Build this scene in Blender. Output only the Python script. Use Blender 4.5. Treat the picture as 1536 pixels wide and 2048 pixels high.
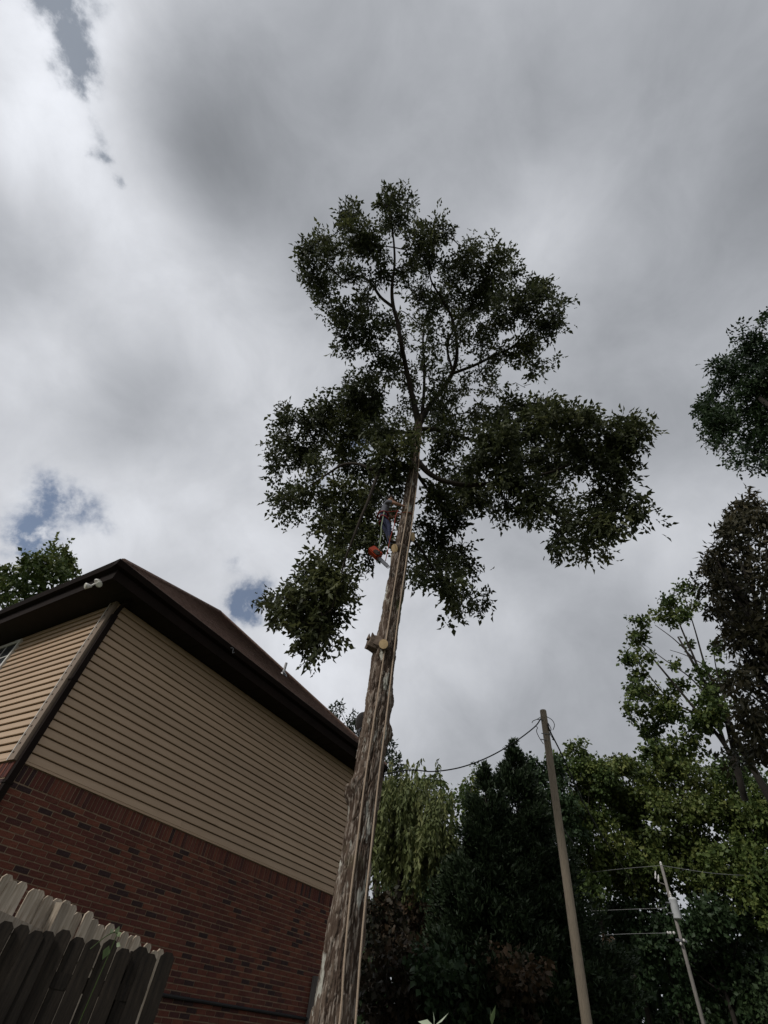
import bpy, bmesh, math, random
import numpy as np
from mathutils import Vector, Matrix

for o in list(bpy.data.objects): bpy.data.objects.remove(o)
scene = bpy.context.scene
col = scene.collection
R = math.radians

# ------------------------------------------------------------------ camera
W0, H0 = 1536.0, 2048.0
ZX, ZY, FPX = 906.7, 173.2, 941.8          # where vertical lines meet, and the focal length in photo pixels
EYE = 1.6
_up = np.array([ZX-768, -(ZY-1024), -FPX]); _up /= np.linalg.norm(_up)
_f = np.array([0, 0, -1.0]); _y = _f-(_f@_up)*_up; _y /= np.linalg.norm(_y); _x = np.cross(_y, _up)
CM = np.array([_x, _y, _up])               # camera axes -> world
CAM = np.array([0, 0, EYE])
cam_d = bpy.data.cameras.new('camera'); cam = bpy.data.objects.new('camera', cam_d); col.objects.link(cam)
cam.matrix_world = Matrix([list(CM[0])+[0], list(CM[1])+[0], list(CM[2])+[EYE], [0, 0, 0, 1]])
cam_d.sensor_fit = 'VERTICAL'; cam_d.sensor_height = 36; cam_d.lens = FPX/2048*36
cam_d.clip_start = 0.05; cam_d.clip_end = 5000
scene.camera = cam

def ray(px, py): return CM@np.array([(px-768)/FPX, -(py-1024)/FPX, -1.0])
def at(px, py, D):                         # the point on a pixel's ray at horizontal distance D
    v = ray(px, py); return CAM+v*(D/math.hypot(v[0], v[1]))
def rng_at(px, py, r):                     # ... at straight distance r
    v = ray(px, py); return CAM+v*(r/np.linalg.norm(v))
def mpp(p): return ((CM.T@(np.asarray(p)-CAM))[2]*-1)/FPX   # metres for one photo pixel at p

# ------------------------------------------------------------------ sky and sun
SUN_EL, SUN_AZ = R(38), R(-126)             # azimuth from +Y towards +X
world = bpy.data.worlds.new('World'); scene.world = world; world.use_nodes = True
wn = world.node_tree; wn.nodes.clear()
def N(t, **k):
    n = wn.nodes.new(t)
    for a, b in k.items(): setattr(n, a, b)
    return n
def setin(n, i, v):
    if isinstance(v, bpy.types.NodeSocket): wn.links.new(v, n.inputs[i])
    else: n.inputs[i].default_value = v
def M_(op, a, b=None, c=None, clamp=False):
    n = N('ShaderNodeMath', operation=op, use_clamp=clamp); setin(n, 0, a)
    if b is not None: setin(n, 1, b)
    if c is not None: setin(n, 2, c)
    return n.outputs[0]
def VM(op, a, b):
    n = N('ShaderNodeVectorMath', operation=op); setin(n, 0, a); setin(n, 1, b)
    return n.outputs['Value'] if op == 'DOT_PRODUCT' else n.outputs[0]
def noise(v, sc, det=6, rough=.55, dist=0.0, seed=0.0):
    n = N('ShaderNodeTexNoise', noise_dimensions='4D'); setin(n, 'Vector', v); n.inputs['W'].default_value = seed
    n.inputs['Scale'].default_value = sc; n.inputs['Detail'].default_value = det
    n.inputs['Roughness'].default_value = rough; n.inputs['Distortion'].default_value = dist
    return n
tc = N('ShaderNodeTexCoord').outputs['Generated']
sep = N('ShaderNodeSeparateXYZ'); setin(sep, 0, tc)
zc = M_('ADD', M_('MAXIMUM', sep.outputs[2], 0.0), 0.18)
comb = N('ShaderNodeCombineXYZ')
setin(comb, 0, M_('DIVIDE', sep.outputs[0], zc)); setin(comb, 1, M_('DIVIDE', sep.outputs[1], zc))
Pl = comb.outputs[0]                       # the cloud deck, seen in perspective
warp = noise(Pl, 1.6, 4, .55, 0, 3.0)
wv = VM('SUBTRACT', warp.outputs['Color'], (.5, .5, .5))
sc_ = N('ShaderNodeVectorMath', operation='SCALE'); setin(sc_, 0, wv); sc_.inputs['Scale'].default_value = .13
nz_ = N('ShaderNodeVectorMath', operation='NORMALIZE'); setin(nz_, 0, VM('ADD', tc, sc_.outputs[0])); dirw = nz_.outputs[0]
nz1 = noise(Pl, 1.15, 7, .56, .3, 1.0).outputs['Fac']
nz2 = noise(tc, 5.5, 8, .58, .35, 7.0).outputs['Fac']
# thickness of the cloud cover by direction: (photo pixel, luminance of the cloud there)
def lin(s): s /= 255.0; return s/12.92 if s <= .04045 else ((s+.055)/1.055)**2.4
CL = [(10,20,226),(40,150,236),(70,235,238),(80,60,230),(20,330,205),(60,430,190),(112,330,214),(140,270,232),(180,400,222),(220,460,222),
      (200,50,222),(250,30,222),(212,130,200),(260,130,194),(250,240,216),(270,310,216),(315,60,198),(335,130,166),(370,170,152),(395,250,150),(400,330,152),(345,270,160),(335,335,172),(450,80,164),(480,200,155),(470,400,160),(385,440,184),(450,480,188),(320,430,198),
      (60,560,178),(230,520,212),(300,580,200),(180,650,194),(30,670,204),(300,780,165),(330,700,184),(280,850,170),(400,820,190),(380,900,176),(470,640,212),(520,680,204),(420,560,198),(560,560,180),(150,800,198),(100,880,190),(220,900,190),(330,920,208),(250,990,212),(20,1000,214),(330,1020,200),(400,1050,196),(280,1080,206),(480,980,196),(540,1100,202),
      (600,200,160),(700,100,165),(900,50,176),(950,150,168),(1015,160,158),(1070,60,170),(1150,130,160),(1230,60,170),(1300,120,165),(1400,150,158),(1500,80,162),(1100,310,188),(1120,360,166),(1200,300,172),(1250,330,180),(1340,330,172),(1250,440,168),(1100,460,193),(1020,420,175),(1500,300,155),(1450,420,155),
      (1180,560,180),(1250,650,156),(1350,480,180),(1420,600,174),(1500,520,160),(1200,720,165),(1330,730,168),(1310,900,162),(1400,1000,180),(1340,1080,195),(1250,1150,178),(1180,1230,170),(1320,1200,172),(900,1280,195),(1000,1200,186),(1000,1350,182),(1050,1420,165),(1180,1380,165),(850,1420,190),(860,1250,200),(620,1330,220),(700,1340,212),(560,1290,214),(1100,1500,160),(900,1500,178),
      (560,420,150),(560,300,152),(650,330,158),(850,330,165),(700,800,190),(850,700,180),(1000,800,182),(700,550,172)]
dirs = np.array([ray(a, b)/np.linalg.norm(ray(a, b)) for a, b, _ in CL])
lum = np.array([lin(c) for _, _, c in CL])
KK, BASE = 72.0, lin(176)
G = np.exp(KK*(dirs@dirs.T-1))
wt = np.linalg.solve(G+.10*np.eye(len(CL)), lum-BASE)
acc = None
for d, w in zip(dirs, wt):
    t = M_('EXPONENT', M_('MULTIPLY_ADD', VM('DOT_PRODUCT', dirw, tuple(d)), KK, -KK))
    acc = M_('MULTIPLY_ADD', t, float(w), BASE if acc is None else acc)
wis = M_('MULTIPLY_ADD', M_('SUBTRACT', nz1, .5), .4, 1.02)
wis2 = M_('MULTIPLY_ADD', M_('SUBTRACT', nz2, .5), .75, 1.04)
cl_l = M_('MAXIMUM', M_('MULTIPLY', M_('MULTIPLY', acc, wis), wis2), .10)
ctint = N('ShaderNodeMix', data_type='RGBA'); setin(ctint, 'Factor', M_('MULTIPLY', cl_l, 1.6, clamp=True))
ctint.inputs['A'].default_value = (.92, .985, 1.09, 1); ctint.inputs['B'].default_value = (.965, .992, 1.055, 1)
bgc = N('ShaderNodeBackground'); setin(bgc, 'Color', ctint.outputs['Result']); setin(bgc, 'Strength', cl_l)
# breaks in the cover: ragged holes, their edges torn by fine noise
gw_ = noise(tc, 17.0, 7, .6, .0, 5.0); gv = VM('SUBTRACT', gw_.outputs['Color'], (.5, .5, .5))
gs_ = N('ShaderNodeVectorMath', operation='SCALE'); setin(gs_, 0, gv); gs_.inputs['Scale'].default_value = .07
dirg = VM('ADD', tc, gs_.outputs[0])
nrmz = N('ShaderNodeVectorMath', operation='NORMALIZE'); setin(nrmz, 0, dirg); dirg = nrmz.outputs[0]
def gap(px, py, s, amp=1.0):
    d = ray(px, py); d /= np.linalg.norm(d); k = 1/(s*s)
    return M_('MULTIPLY', M_('EXPONENT', M_('MULTIPLY_ADD', VM('DOT_PRODUCT', dirg, tuple(d)), k, -k)), amp)
def gaps(lst):
    a = None
    for g in lst:
        t = gap(*g); a = t if a is None else M_('ADD', a, t)
    return a
gn = noise(tc, 21.0, 8, .62, .1, 11.0).outputs['Fac']
gn3 = M_('MULTIPLY_ADD', gn, 4.6, -1.3)
gsum = gaps([(95,965,.026,.6),(110,1000,.028,.75),(165,1015,.024,.65),(210,1045,.018,.5),(75,1055,.028,.8),(45,1085,.026,.9),(85,1090,.02,.6),(470,1122,.02,.55),(520,1172,.018,.8),(495,1200,.024,1.0),(468,1218,.02,.9),(512,1228,.018,.9),(715,885,.035,.9),(640,960,.03,.6)])
mr = N('ShaderNodeMapRange', interpolation_type='SMOOTHSTEP'); setin(mr, 0, M_('MULTIPLY', gsum, gn3))
mr.inputs['From Min'].default_value = .08; mr.inputs['From Max'].default_value = 1.6; mr.inputs['To Max'].default_value = .84
dk = gaps([(95,-45,.026,.7),(103,-15,.022,.6),(112,15,.02,.55),(124,45,.019,.55),(136,75,.018,.6),(146,105,.017,.65),(154,135,.017,.75),(160,165,.016,.9),(163,190,.010,.6),(186,240,.008,.6),(195,272,.009,.6),(200,314,.010,1.1),(238,370,.008,1.1),(185,-5,.014,.5)])
mr2 = N('ShaderNodeMapRange', interpolation_type='SMOOTHSTEP'); setin(mr2, 0, M_('MULTIPLY', dk, gn3))
mr2.inputs['From Min'].default_value = .15; mr2.inputs['From Max'].default_value = 1.75; mr2.inputs['To Max'].default_value = .85
bgd = N('ShaderNodeBackground'); bgd.inputs['Color'].default_value = (.66, .79, 1.0, 1); bgd.inputs['Strength'].default_value = .27
sky = N('ShaderNodeTexSky', sky_type='NISHITA', sun_disc=False, sun_elevation=SUN_EL, sun_rotation=SUN_AZ, dust_density=.2, ozone_density=2.5)
bgs = N('ShaderNodeBackground'); setin(bgs, 'Color', sky.outputs[0]); bgs.inputs['Strength'].default_value = .08
m1 = N('ShaderNodeMixShader'); setin(m1, 0, mr.outputs[0]); setin(m1, 1, bgc.outputs[0]); setin(m1, 2, bgs.outputs[0])
m2 = N('ShaderNodeMixShader'); setin(m2, 0, mr2.outputs[0]); setin(m2, 1, m1.outputs[0]); setin(m2, 2, bgd.outputs[0])
wo = N('ShaderNodeOutputWorld'); wn.links.new(m2.outputs[0], wo.inputs[0])
world.cycles.sampling_method = 'MANUAL'; world.cycles.sample_map_resolution = 512

sd = bpy.data.lights.new('sun', 'SUN'); sd.energy = 2.0; sd.angle = R(10); sd.color = (1, .96, .9)
sun = bpy.data.objects.new('sun', sd); col.objects.link(sun)
sv = Vector((math.cos(SUN_EL)*math.sin(SUN_AZ), math.cos(SUN_EL)*math.cos(SUN_AZ), math.sin(SUN_EL)))
sun.rotation_euler = (-sv).to_track_quat('-Z', 'Y').to_euler(); sun.location = (0, 0, 40)

vs = scene.view_settings
scene.display_settings.display_device = 'sRGB'
vs.view_transform = 'Standard'; vs.look = 'None'; vs.exposure = 0; vs.gamma = 1; vs.use_curve_mapping = False
scene.render.resolution_x, scene.render.resolution_y = 768, 1024
scene.render.engine = 'CYCLES'

# ------------------------------------------------------------------ materials
def mat(name, base, var=None, rough=.8, scale=6, stretch=(1, 1, 1), bump=0.0, bscale=40, attr=None, trans=0.0, det=6, metal=0.0, third=None, coord='Object', spec=.3, orand=0.0):
    """noise between two or three colours, optional bump, optional per-piece tone attribute, optional leaf translucency"""
    m = bpy.data.materials.new(name); m.use_nodes = True
    nt = m.node_tree; nt.nodes.clear(); nn = nt.nodes.new; L = nt.links.new
    out = nn('ShaderNodeOutputMaterial'); b = nn('ShaderNodeBsdfPrincipled')
    b.inputs['Roughness'].default_value = rough; b.inputs['Metallic'].default_value = metal
    b.inputs['Specular IOR Level'].default_value = spec
    tcn = nn('ShaderNodeTexCoord'); mp = nn('ShaderNodeMapping'); mp.inputs['Scale'].default_value = stretch
    L(tcn.outputs[coord], mp.inputs[0])
    ramp = nn('ShaderNodeValToRGB'); e = ramp.color_ramp.elements
    cs = [base]+([var] if var else [])+([third] if third else [])
    e[0].position, e[0].color = .3, (*cs[0], 1)
    e[1].position, e[1].color = (.7, (*cs[-1], 1))
    if len(cs) == 3: x = e.new(.5); x.color = (*cs[1], 1)
    if attr:
        at_ = nn('ShaderNodeAttribute'); at_.attribute_name = attr
        fac = at_.outputs['Fac']; e[0].position, e[-1].position = 0, 1
    else:
        nz = nn('ShaderNodeTexNoise'); nz.inputs['Scale'].default_value = scale; nz.inputs['Detail'].default_value = det
        L(mp.outputs[0], nz.inputs['Vector']); fac = nz.outputs['Fac']
    L(fac, ramp.inputs[0]); cout = ramp.outputs[0]
    if orand:
        oi = nn('ShaderNodeObjectInfo'); hs = nn('ShaderNodeHueSaturation'); mm = nn('ShaderNodeMath'); mm.operation = 'MULTIPLY_ADD'
        mm.inputs[1].default_value = orand; mm.inputs[2].default_value = 1-orand/2
        L(oi.outputs['Random'], mm.inputs[0]); L(mm.outputs[0], hs.inputs['Value']); L(cout, hs.inputs['Color']); cout = hs.outputs[0]
    L(cout, b.inputs['Base Color'])
    if bump:
        nb = nn('ShaderNodeTexNoise'); nb.inputs['Scale'].default_value = bscale; nb.inputs['Detail'].default_value = 5
        L(mp.outputs[0], nb.inputs['Vector'])
        bp = nn('ShaderNodeBump'); bp.inputs['Strength'].default_value = bump; bp.inputs['Distance'].default_value = .02
        L(nb.outputs['Fac'], bp.inputs['Height']); L(bp.outputs[0], b.inputs['Normal'])
    if trans:
        t = nn('ShaderNodeBsdfTranslucent'); L(ramp.outputs[0], t.inputs[0])
        mx = nn('ShaderNodeMixShader'); mx.inputs[0].default_value = trans
        L(b.outputs[0], mx.inputs[1]); L(t.outputs[0], mx.inputs[2]); L(mx.outputs[0], out.inputs[0])
    else: L(b.outputs[0], out.inputs[0])
    return m

MT = dict(
    ground=mat('ground', (.05, .07, .025), (.10, .085, .05), 1, 1.5, bump=.5, bscale=30),
    siding=mat('siding', (.41, .29, .192), (.45, .325, .22), .6, 1.6, (1, 1, 6), bump=.1, bscale=9, orand=.14),
    mortar=mat('mortar', (.20, .145, .095), (.31, .22, .145), .95, 8, bump=.3),
    brown=mat('brown_trim', (.010, .0065, .005), (.016, .010, .008), .8, 3, bump=.03, spec=.1),
    soffit=mat('soffit', (.008, .0055, .004), (.013, .009, .007), .9, 3),
    corner=mat('corner_trim', (.20, .15, .11), (.25, .19, .14), .55, 4),
    shingle=mat('shingle', (.14, .088, .07), (.25, .165, .135), .95, 9, bump=.6, bscale=60),
    white=mat('white_vinyl', (.62, .60, .56), (.7, .68, .64), .4, 3),
    glass=mat('window_glass', (.03, .035, .04), (.05, .055, .06), .06, 1, spec=.8),
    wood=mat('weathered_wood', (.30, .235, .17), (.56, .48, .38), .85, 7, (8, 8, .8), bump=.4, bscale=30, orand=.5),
    wood_shade=mat('shaded_wood', (.009, .007, .0055), (.034, .026, .019), .95, 5, (8, 8, .8), bump=.4, bscale=30, orand=.6),  # front fence wood, its shadow put into a near-black colour
    pole=mat('pole_wood', (.13, .105, .075), (.27, .225, .17), .9, 7, (14, 14, .7), bump=.5, bscale=20, third=(.19, .155, .115)),
    pole_far=mat('grey_pole_wood', (.13, .12, .11), (.25, .23, .21), .9, 6, (12, 12, .8)),
    wire=mat('black_wire', (.012, .012, .013), (.02, .02, .02), .6, 3),
    alu=mat('bare_wire', (.2, .2, .2), (.3, .3, .3), .5, 3, metal=.4),
    tank=mat('transformer_paint', (.42, .43, .44), (.52, .53, .54), .4, 3),
    porcelain=mat('porcelain', (.5, .48, .46), (.62, .6, .58), .25, 3),
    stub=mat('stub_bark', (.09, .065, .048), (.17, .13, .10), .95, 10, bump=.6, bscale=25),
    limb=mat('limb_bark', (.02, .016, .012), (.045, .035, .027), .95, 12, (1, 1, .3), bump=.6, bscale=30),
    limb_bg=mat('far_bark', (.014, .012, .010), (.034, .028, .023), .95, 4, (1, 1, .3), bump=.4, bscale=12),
    cut=mat('fresh_cut_wood', (.52, .37, .19), (.66, .49, .28), .7, 9, bump=.15, bscale=50),
    rope=mat('rope', (.30, .225, .16), (.42, .33, .25), .85, 90),
    rope_red=mat('red_rope', (.18, .02, .012), (.30, .05, .03), .8, 60),
    rope_green=mat('green_strap', (.2, .28, .19), (.32, .34, .22), .8, 40),
    shirt=mat('grey_shirt', (.10, .105, .125), (.15, .155, .18), .9, 14, bump=.5, bscale=12),
    pants=mat('navy_pants', (.022, .026, .055), (.036, .042, .085), .9, 14, bump=.5, bscale=12),
    skin=mat('skin', (.36, .2, .135), (.42, .25, .175), .55, 12),
    boot=mat('boot_leather', (.02, .014, .01), (.04, .028, .02), .6, 10),
    hair=mat('dark_hair', (.012, .009, .007), (.03, .02, .015), .8, 30),
    harness=mat('red_harness', (.14, .012, .012), (.22, .03, .025), .7, 30),
    saw=mat('orange_plastic', (.26, .026, .008), (.36, .05, .015), .4, 5),
    steel=mat('steel', (.16, .16, .165), (.26, .26, .27), .4, 8, metal=.8),
    dish=mat('dish_grey', (.07, .068, .068), (.10, .098, .096), .5, 4),
    lamp_lens=mat('lamp_lens', (.6, .58, .48), (.7, .68, .58), .3, 5),
)
def leafmat(n, a, b, c=None, trans=.22, rough=.55):
    return mat(n, a, b, rough, attr='tone', trans=trans, third=c, spec=.25)
LM = dict(
    oak=leafmat('oak_leaves', (.036, .044, .018), (.062, .075, .030), (.12, .128, .048), .34),
    broad=leafmat('broad_leaves', (.038, .062, .018), (.078, .115, .03), (.155, .178, .048)),
    olive=leafmat('olive_leaves', (.04, .062, .017), (.085, .115, .029), (.165, .178, .05)),
    deep=leafmat('deep_green_leaves', (.018, .036, .014), (.03, .055, .022), (.055, .085, .035)),
    brown=leafmat('bronze_leaves', (.026, .028, .014), (.05, .046, .023), (.088, .074, .038)),
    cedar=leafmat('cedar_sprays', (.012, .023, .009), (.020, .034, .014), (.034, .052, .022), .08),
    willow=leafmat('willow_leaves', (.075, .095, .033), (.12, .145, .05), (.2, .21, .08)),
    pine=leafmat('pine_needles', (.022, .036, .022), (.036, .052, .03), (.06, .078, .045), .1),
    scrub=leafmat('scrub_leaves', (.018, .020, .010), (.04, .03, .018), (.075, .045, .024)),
    weed=leafmat('weed_leaves', (.05, .08, .02), (.2, .27, .12), (.5, .56, .42)),
)

# ------------------------------------------------------------------ mesh helpers
def tag(o, label=None, cat=None, group=None, kind=None):
    for k, v in (('label', label), ('category', cat), ('group', group), ('kind', kind)):
        if v: o[k] = v
    return o
def empty(name, loc=(0, 0, 0), rz=0, **k):
    o = bpy.data.objects.new(name, None); col.objects.link(o); o.location = loc; o.rotation_euler = (0, 0, rz)
    o.empty_display_size = .3
    return tag(o, **k)
def link(name, me, parent=None, m=None, loc=None):
    o = bpy.data.objects.new(name, me); col.objects.link(o)
    if parent: o.parent = parent
    if m and not me.materials: me.materials.append(m)
    if loc is not None: o.location = loc
    return o
class MB:
    def __init__(s): s.v = []; s.f = []
    def add(s, vs_, fs):
        n = len(s.v); s.v += [tuple(map(float, p)) for p in vs_]; s.f += [tuple(i+n for i in f) for f in fs]; return s
    def box(s, x0, x1, y0, y1, z0, z1):
        return s.add([(x0,y0,z0),(x1,y0,z0),(x1,y1,z0),(x0,y1,z0),(x0,y0,z1),(x1,y0,z1),(x1,y1,z1),(x0,y1,z1)],
                     [(0,3,2,1),(4,5,6,7),(0,1,5,4),(1,2,6,5),(2,3,7,6),(3,0,4,7)])
    def prism(s, prof, a, ax0, ax1):
        """profile of 2-D points pushed along axis a (0,1,2)"""
        n = len(prof); o = [i for i in range(3) if i != a]; vs_ = []
        for t in (ax0, ax1):
            for p in prof:
                q = [0, 0, 0]; q[a] = t; q[o[0]] = p[0]; q[o[1]] = p[1]; vs_.append(q)
        return s.add(vs_, [tuple(range(n))[::-1], tuple(range(n, 2*n))]+[(i, (i+1) % n, n+(i+1) % n, n+i) for i in range(n)])
    def tube(s, pts, rad, seg=8, cap=True):
        pts = [np.asarray(p, float) for p in pts]; n = len(pts)
        if np.isscalar(rad): rad = [rad]*n
        ref = np.array([.31, .77, .55]); vs_ = []; fs = []
        for i, p in enumerate(pts):
            t = pts[min(i+1, n-1)]-pts[max(i-1, 0)]; t = t/(np.linalg.norm(t)+1e-9)
            if i == 0: u = np.cross(t, ref)
            else: u = u-(u@t)*t
            u = u/(np.linalg.norm(u)+1e-9); w = np.cross(t, u)
            for k in range(seg):
                a = 2*math.pi*k/seg; vs_.append(p+rad[i]*(math.cos(a)*u+math.sin(a)*w))
        for i in range(n-1):
            for k in range(seg):
                k2 = (k+1) % seg; fs.append((i*seg+k, i*seg+k2, (i+1)*seg+k2, (i+1)*seg+k))
        if cap: fs += [tuple(range(seg))[::-1], tuple((n-1)*seg+k for k in range(seg))]
        return s.add(vs_, fs)
    def lathe(s, prof, origin=(0, 0, 0), axis=(0, 0, 1), seg=16):
        """profile of (radius, height) turned about an axis"""
        ax = np.asarray(axis, float); ax /= np.linalg.norm(ax)
        u = np.cross(ax, [.3, .5, .8]); u /= np.linalg.norm(u); w = np.cross(ax, u); o = np.asarray(origin, float)
        vs_ = [o+ax*h+r*(math.cos(2*math.pi*k/seg)*u+math.sin(2*math.pi*k/seg)*w) for r, h in prof for k in range(seg)]
        fs = [(i*seg+k, i*seg+(k+1) % seg, (i+1)*seg+(k+1) % seg, (i+1)*seg+k) for i in range(len(prof)-1) for k in range(seg)]
        fs += [tuple(range(seg))[::-1], tuple((len(prof)-1)*seg+k for k in range(seg))]
        return s.add(vs_, fs)
    def mesh(s, name, smooth=False):
        me = bpy.data.meshes.new(name); me.from_pydata(s.v, [], s.f); me.update()
        if smooth: me.polygons.foreach_set('use_smooth', [True]*len(me.polygons))
        return me
    def build(s, name, m, parent=None, smooth=False, loc=None):
        me = s.mesh(name, smooth); me.materials.append(m); return link(name, me, parent, None, loc)
def spline(pts, k=6):
    """Catmull-Rom through points (any width of row)"""
    P = np.array(pts, float); P = np.vstack([2*P[0]-P[1], P, 2*P[-1]-P[-2]]); out = []
    for i in range(1, len(P)-2):
        for j in range(k):
            t = j/k; a, b, c, d = P[i-1:i+3]
            out.append(.5*((2*b)+(c-a)*t+(2*a-5*b+4*c-d)*t*t+(3*b-a-3*c+d)*t**3))
    return np.array(out+[P[-2]])
def npmesh(name, V, F, m, tone=None, parent=None, smooth=False):
    """triangles from arrays; tone is one number for each vertex"""
    me = bpy.data.meshes.new(name)
    me.vertices.add(len(V)); me.vertices.foreach_set('co', np.ascontiguousarray(V, np.float32).ravel())
    k = F.shape[1]
    me.loops.add(F.size); me.loops.foreach_set('vertex_index', np.ascontiguousarray(F, np.int32).ravel())
    me.polygons.add(len(F)); me.polygons.foreach_set('loop_start', np.arange(0, F.size, k, dtype=np.int32))
    if tone is not None:
        a = me.attributes.new('tone', 'FLOAT', 'POINT'); a.data.foreach_set('value', np.ascontiguousarray(tone, np.float32))
    me.update(calc_edges=True)
    if smooth: me.polygons.foreach_set('use_smooth', [True]*len(me.polygons))
    me.materials.append(m); return link(name, me, parent)
def nrm(a): return a/(np.linalg.norm(a, axis=-1, keepdims=True)+1e-9)

# leaf outlines: rows of (along, across, lift)
LEAF = dict(
    oak=(np.array([(0,0,0),(.34,.20,.05),(.38,0,-.02),(.28,-.20,.05),(.68,.16,.05),(1,0,-.16),(.62,-.16,.05)]),
         np.array([(0,1,2),(0,2,3),(2,4,5),(2,5,6)])),
    slim=(np.array([(0,0,0),(.45,.19,.04),(1,0,-.08),(.45,-.19,.04)]), np.array([(0,1,2),(0,2,3)])),
    broad=(np.array([(0,0,0),(.45,.36,.08),(1,0,-.06),(.45,-.36,.08)]), np.array([(0,1,2),(0,2,3)])),
    spray=(np.array([(0,0,0),(.55,.16,.02),(1,.02,0),(.5,-.16,-.02)]), np.array([(0,1,2),(0,2,3)])),
)
def leaves(rng, P, A, kind, length, jit=.45, tone=None, tj=.18):
    """one leaf at every P pointing along A"""
    T, F = LEAF[kind]; n = len(P); A = nrm(A)
    S = nrm(np.cross(A, rng.normal(size=(n, 3)))); Nn = np.cross(A, S)
    Ls = length*(1+jit*rng.uniform(-1, 1, n))
    V = P[:, None]+Ls[:, None, None]*(T[None, :, :1]*A[:, None]+T[None, :, 1:2]*S[:, None]+T[None, :, 2:]*Nn[:, None])
    Fc = F[None]+(np.arange(n)*len(T))[:, None, None]
    tn = (rng.uniform(0, 1, n) if tone is None else tone+rng.uniform(-tj, tj, n)).clip(0, 1)
    return V.reshape(-1, 3), Fc.reshape(-1, 3), np.repeat(tn, len(T))
class Crown:
    def __init__(s, seed): s.r = np.random.default_rng(seed); s.V = []; s.F = []; s.T = []; s.n = 0; s.c = []
    def put(s, V, F, T): s.V.append(V); s.F.append(F+s.n); s.T.append(T); s.n += len(V)
    def clump(s, c, rad, n, kind, length, per=7, spread=.5, droop=.35, hollow=2.4, axes=None, tone=None, sub=1, sig=.13):
        """n twig ends through an ellipsoid, each with a fan of leaves"""
        r = s.r; d = nrm(r.normal(size=(n, 3))); q = d*(r.uniform(0, 1, (n, 1))**(1/hollow))
        q = q*(1+.22*np.sin(d[:, :1]*5+d[:, 1:2]*7+r.uniform(0, 6)))       # uneven outline
        off = q*np.asarray(rad); off = off@(axes if axes is not None else np.eye(3))
        if sub > 1:                         # twig ends grow in sprays
            m_ = max(2, n//sub); n = m_*sub
            off = np.repeat(off[:m_], sub, 0)+r.normal(size=(n, 3))*np.array([sig, sig, sig*1.3])
        E = np.asarray(c)+off; out = nrm(off+1e-6)
        P = np.repeat(E, per, 0)+r.normal(size=(n*per, 3))*length*spread
        A = np.repeat(out, per, 0)*.55+r.normal(size=(n*per, 3))*.75+np.array([0, 0, -droop])
        tb = r.uniform(.15, .75) if tone is None else tone
        # the leaves on a twig share an age
        s.put(*leaves(r, P, A, kind, length, tone=np.repeat(tb+r.normal(size=n)*.16, per)))
        s.c.append(np.asarray(c)); return E
    def build(s, name, m, parent): return npmesh(name, np.vstack(s.V), np.vstack(s.F), m, np.concatenate(s.T), parent)
CAX = np.array([CM[:, 0], CM[:, 1], -CM[:, 2]])    # right, up, away (rows)

# ------------------------------------------------------------------ ground
g = MB(); s_ = 400; nseg = 20
for i in range(nseg):
    for j in range(nseg):
        x0, y0 = -s_+2*s_*i/nseg, -s_+2*s_*j/nseg; d = 2*s_/nseg
        g.add([(x0, y0, 0), (x0+d, y0, 0), (x0+d, y0+d, 0), (x0, y0+d, 0)], [(0, 1, 2, 3)])
tag(g.build('ground', MT['ground']), kind='structure')

# ------------------------------------------------------------------ house
D1 = R(52.88); d1 = np.array([math.cos(D1), math.sin(D1), 0]); d2 = np.array([-math.sin(D1), math.cos(D1), 0])
HC = np.array([-4.24, 7.11, 0])
house = empty('brick_house', HC, D1, label='two storey brick house with beige siding and dark brown hip roof', cat='house')
def house_local(p): q = np.asarray(p)-HC; return np.array([q@d1, q@d2, q[2]])
def hit(px, py, p0, n):          # pixel ray against a plane given in house coordinates
    o = house_local(CAM); v = ray(px, py); v = np.array([v@d1, v@d2, v[2]])
    t = ((np.asarray(p0)-o)@np.asarray(n))/(v@np.asarray(n)); return o+v*t
LX, LY, OV = 7.7, 11.0, .5
ZB, ZS, ZE = EYE+1.89, EYE+4.42, EYE+4.70   # siding foot, soffit, eave edge
AP = np.array([3.85, 2.9, EYE+7.6])
# masonry core behind the bricks; near-black backing paints the shade between siding boards
MB().box(.004, LX-.03, .004, LY, 0, ZB).build('brick_backing', MT['mortar'], house)
MB().box(.055, LX-.03, .055, LY, ZB, ZS+.05).build('slot_shade_backing', MT['soffit'], house)
# bricks: right wall (y=0 face), left wall (x=0 face), the far end wall
rng = np.random.default_rng(5)
BM = []
for k in range(9):
    m_ = mat('brick_%d' % k, *[((0.115, 0.035, 0.023), (0.150, 0.051, 0.033)), ((0.086, 0.028, 0.021), (0.121, 0.041, 0.028)), ((0.138, 0.043, 0.025), (0.173, 0.061, 0.038)),
                              ((0.098, 0.030, 0.023), (0.115, 0.038, 0.028)), ((0.058, 0.023, 0.020), (0.081, 0.030, 0.025)), ((0.121, 0.039, 0.026), (0.144, 0.048, 0.030)),
                              ((0.032, 0.017, 0.017), (0.046, 0.025, 0.024)), ((0.110, 0.038, 0.028), (0.138, 0.051, 0.035)), ((0.081, 0.025, 0.018), (0.110, 0.037, 0.025))][k], rough=.9, scale=14, bump=.5, bscale=60)
    BM.append(m_)
BW, BH, JT, PR = .192, .055, .013, .003
bw, bh = BW+JT, BH+JT
def brick_mesh(nm, w, h, dep, m_):
    b = MB(); e = .004
    b.box(0, w, -PR, dep, 0, h); bm = bmesh.new(); me = b.mesh(nm); bm.from_mesh(me)
    bm.to_mesh(me); bm.free(); me.materials.append(m_); return me
bmesh_v = [brick_mesh('brick', BW, BH, .04, m_) for m_ in BM]
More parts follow.
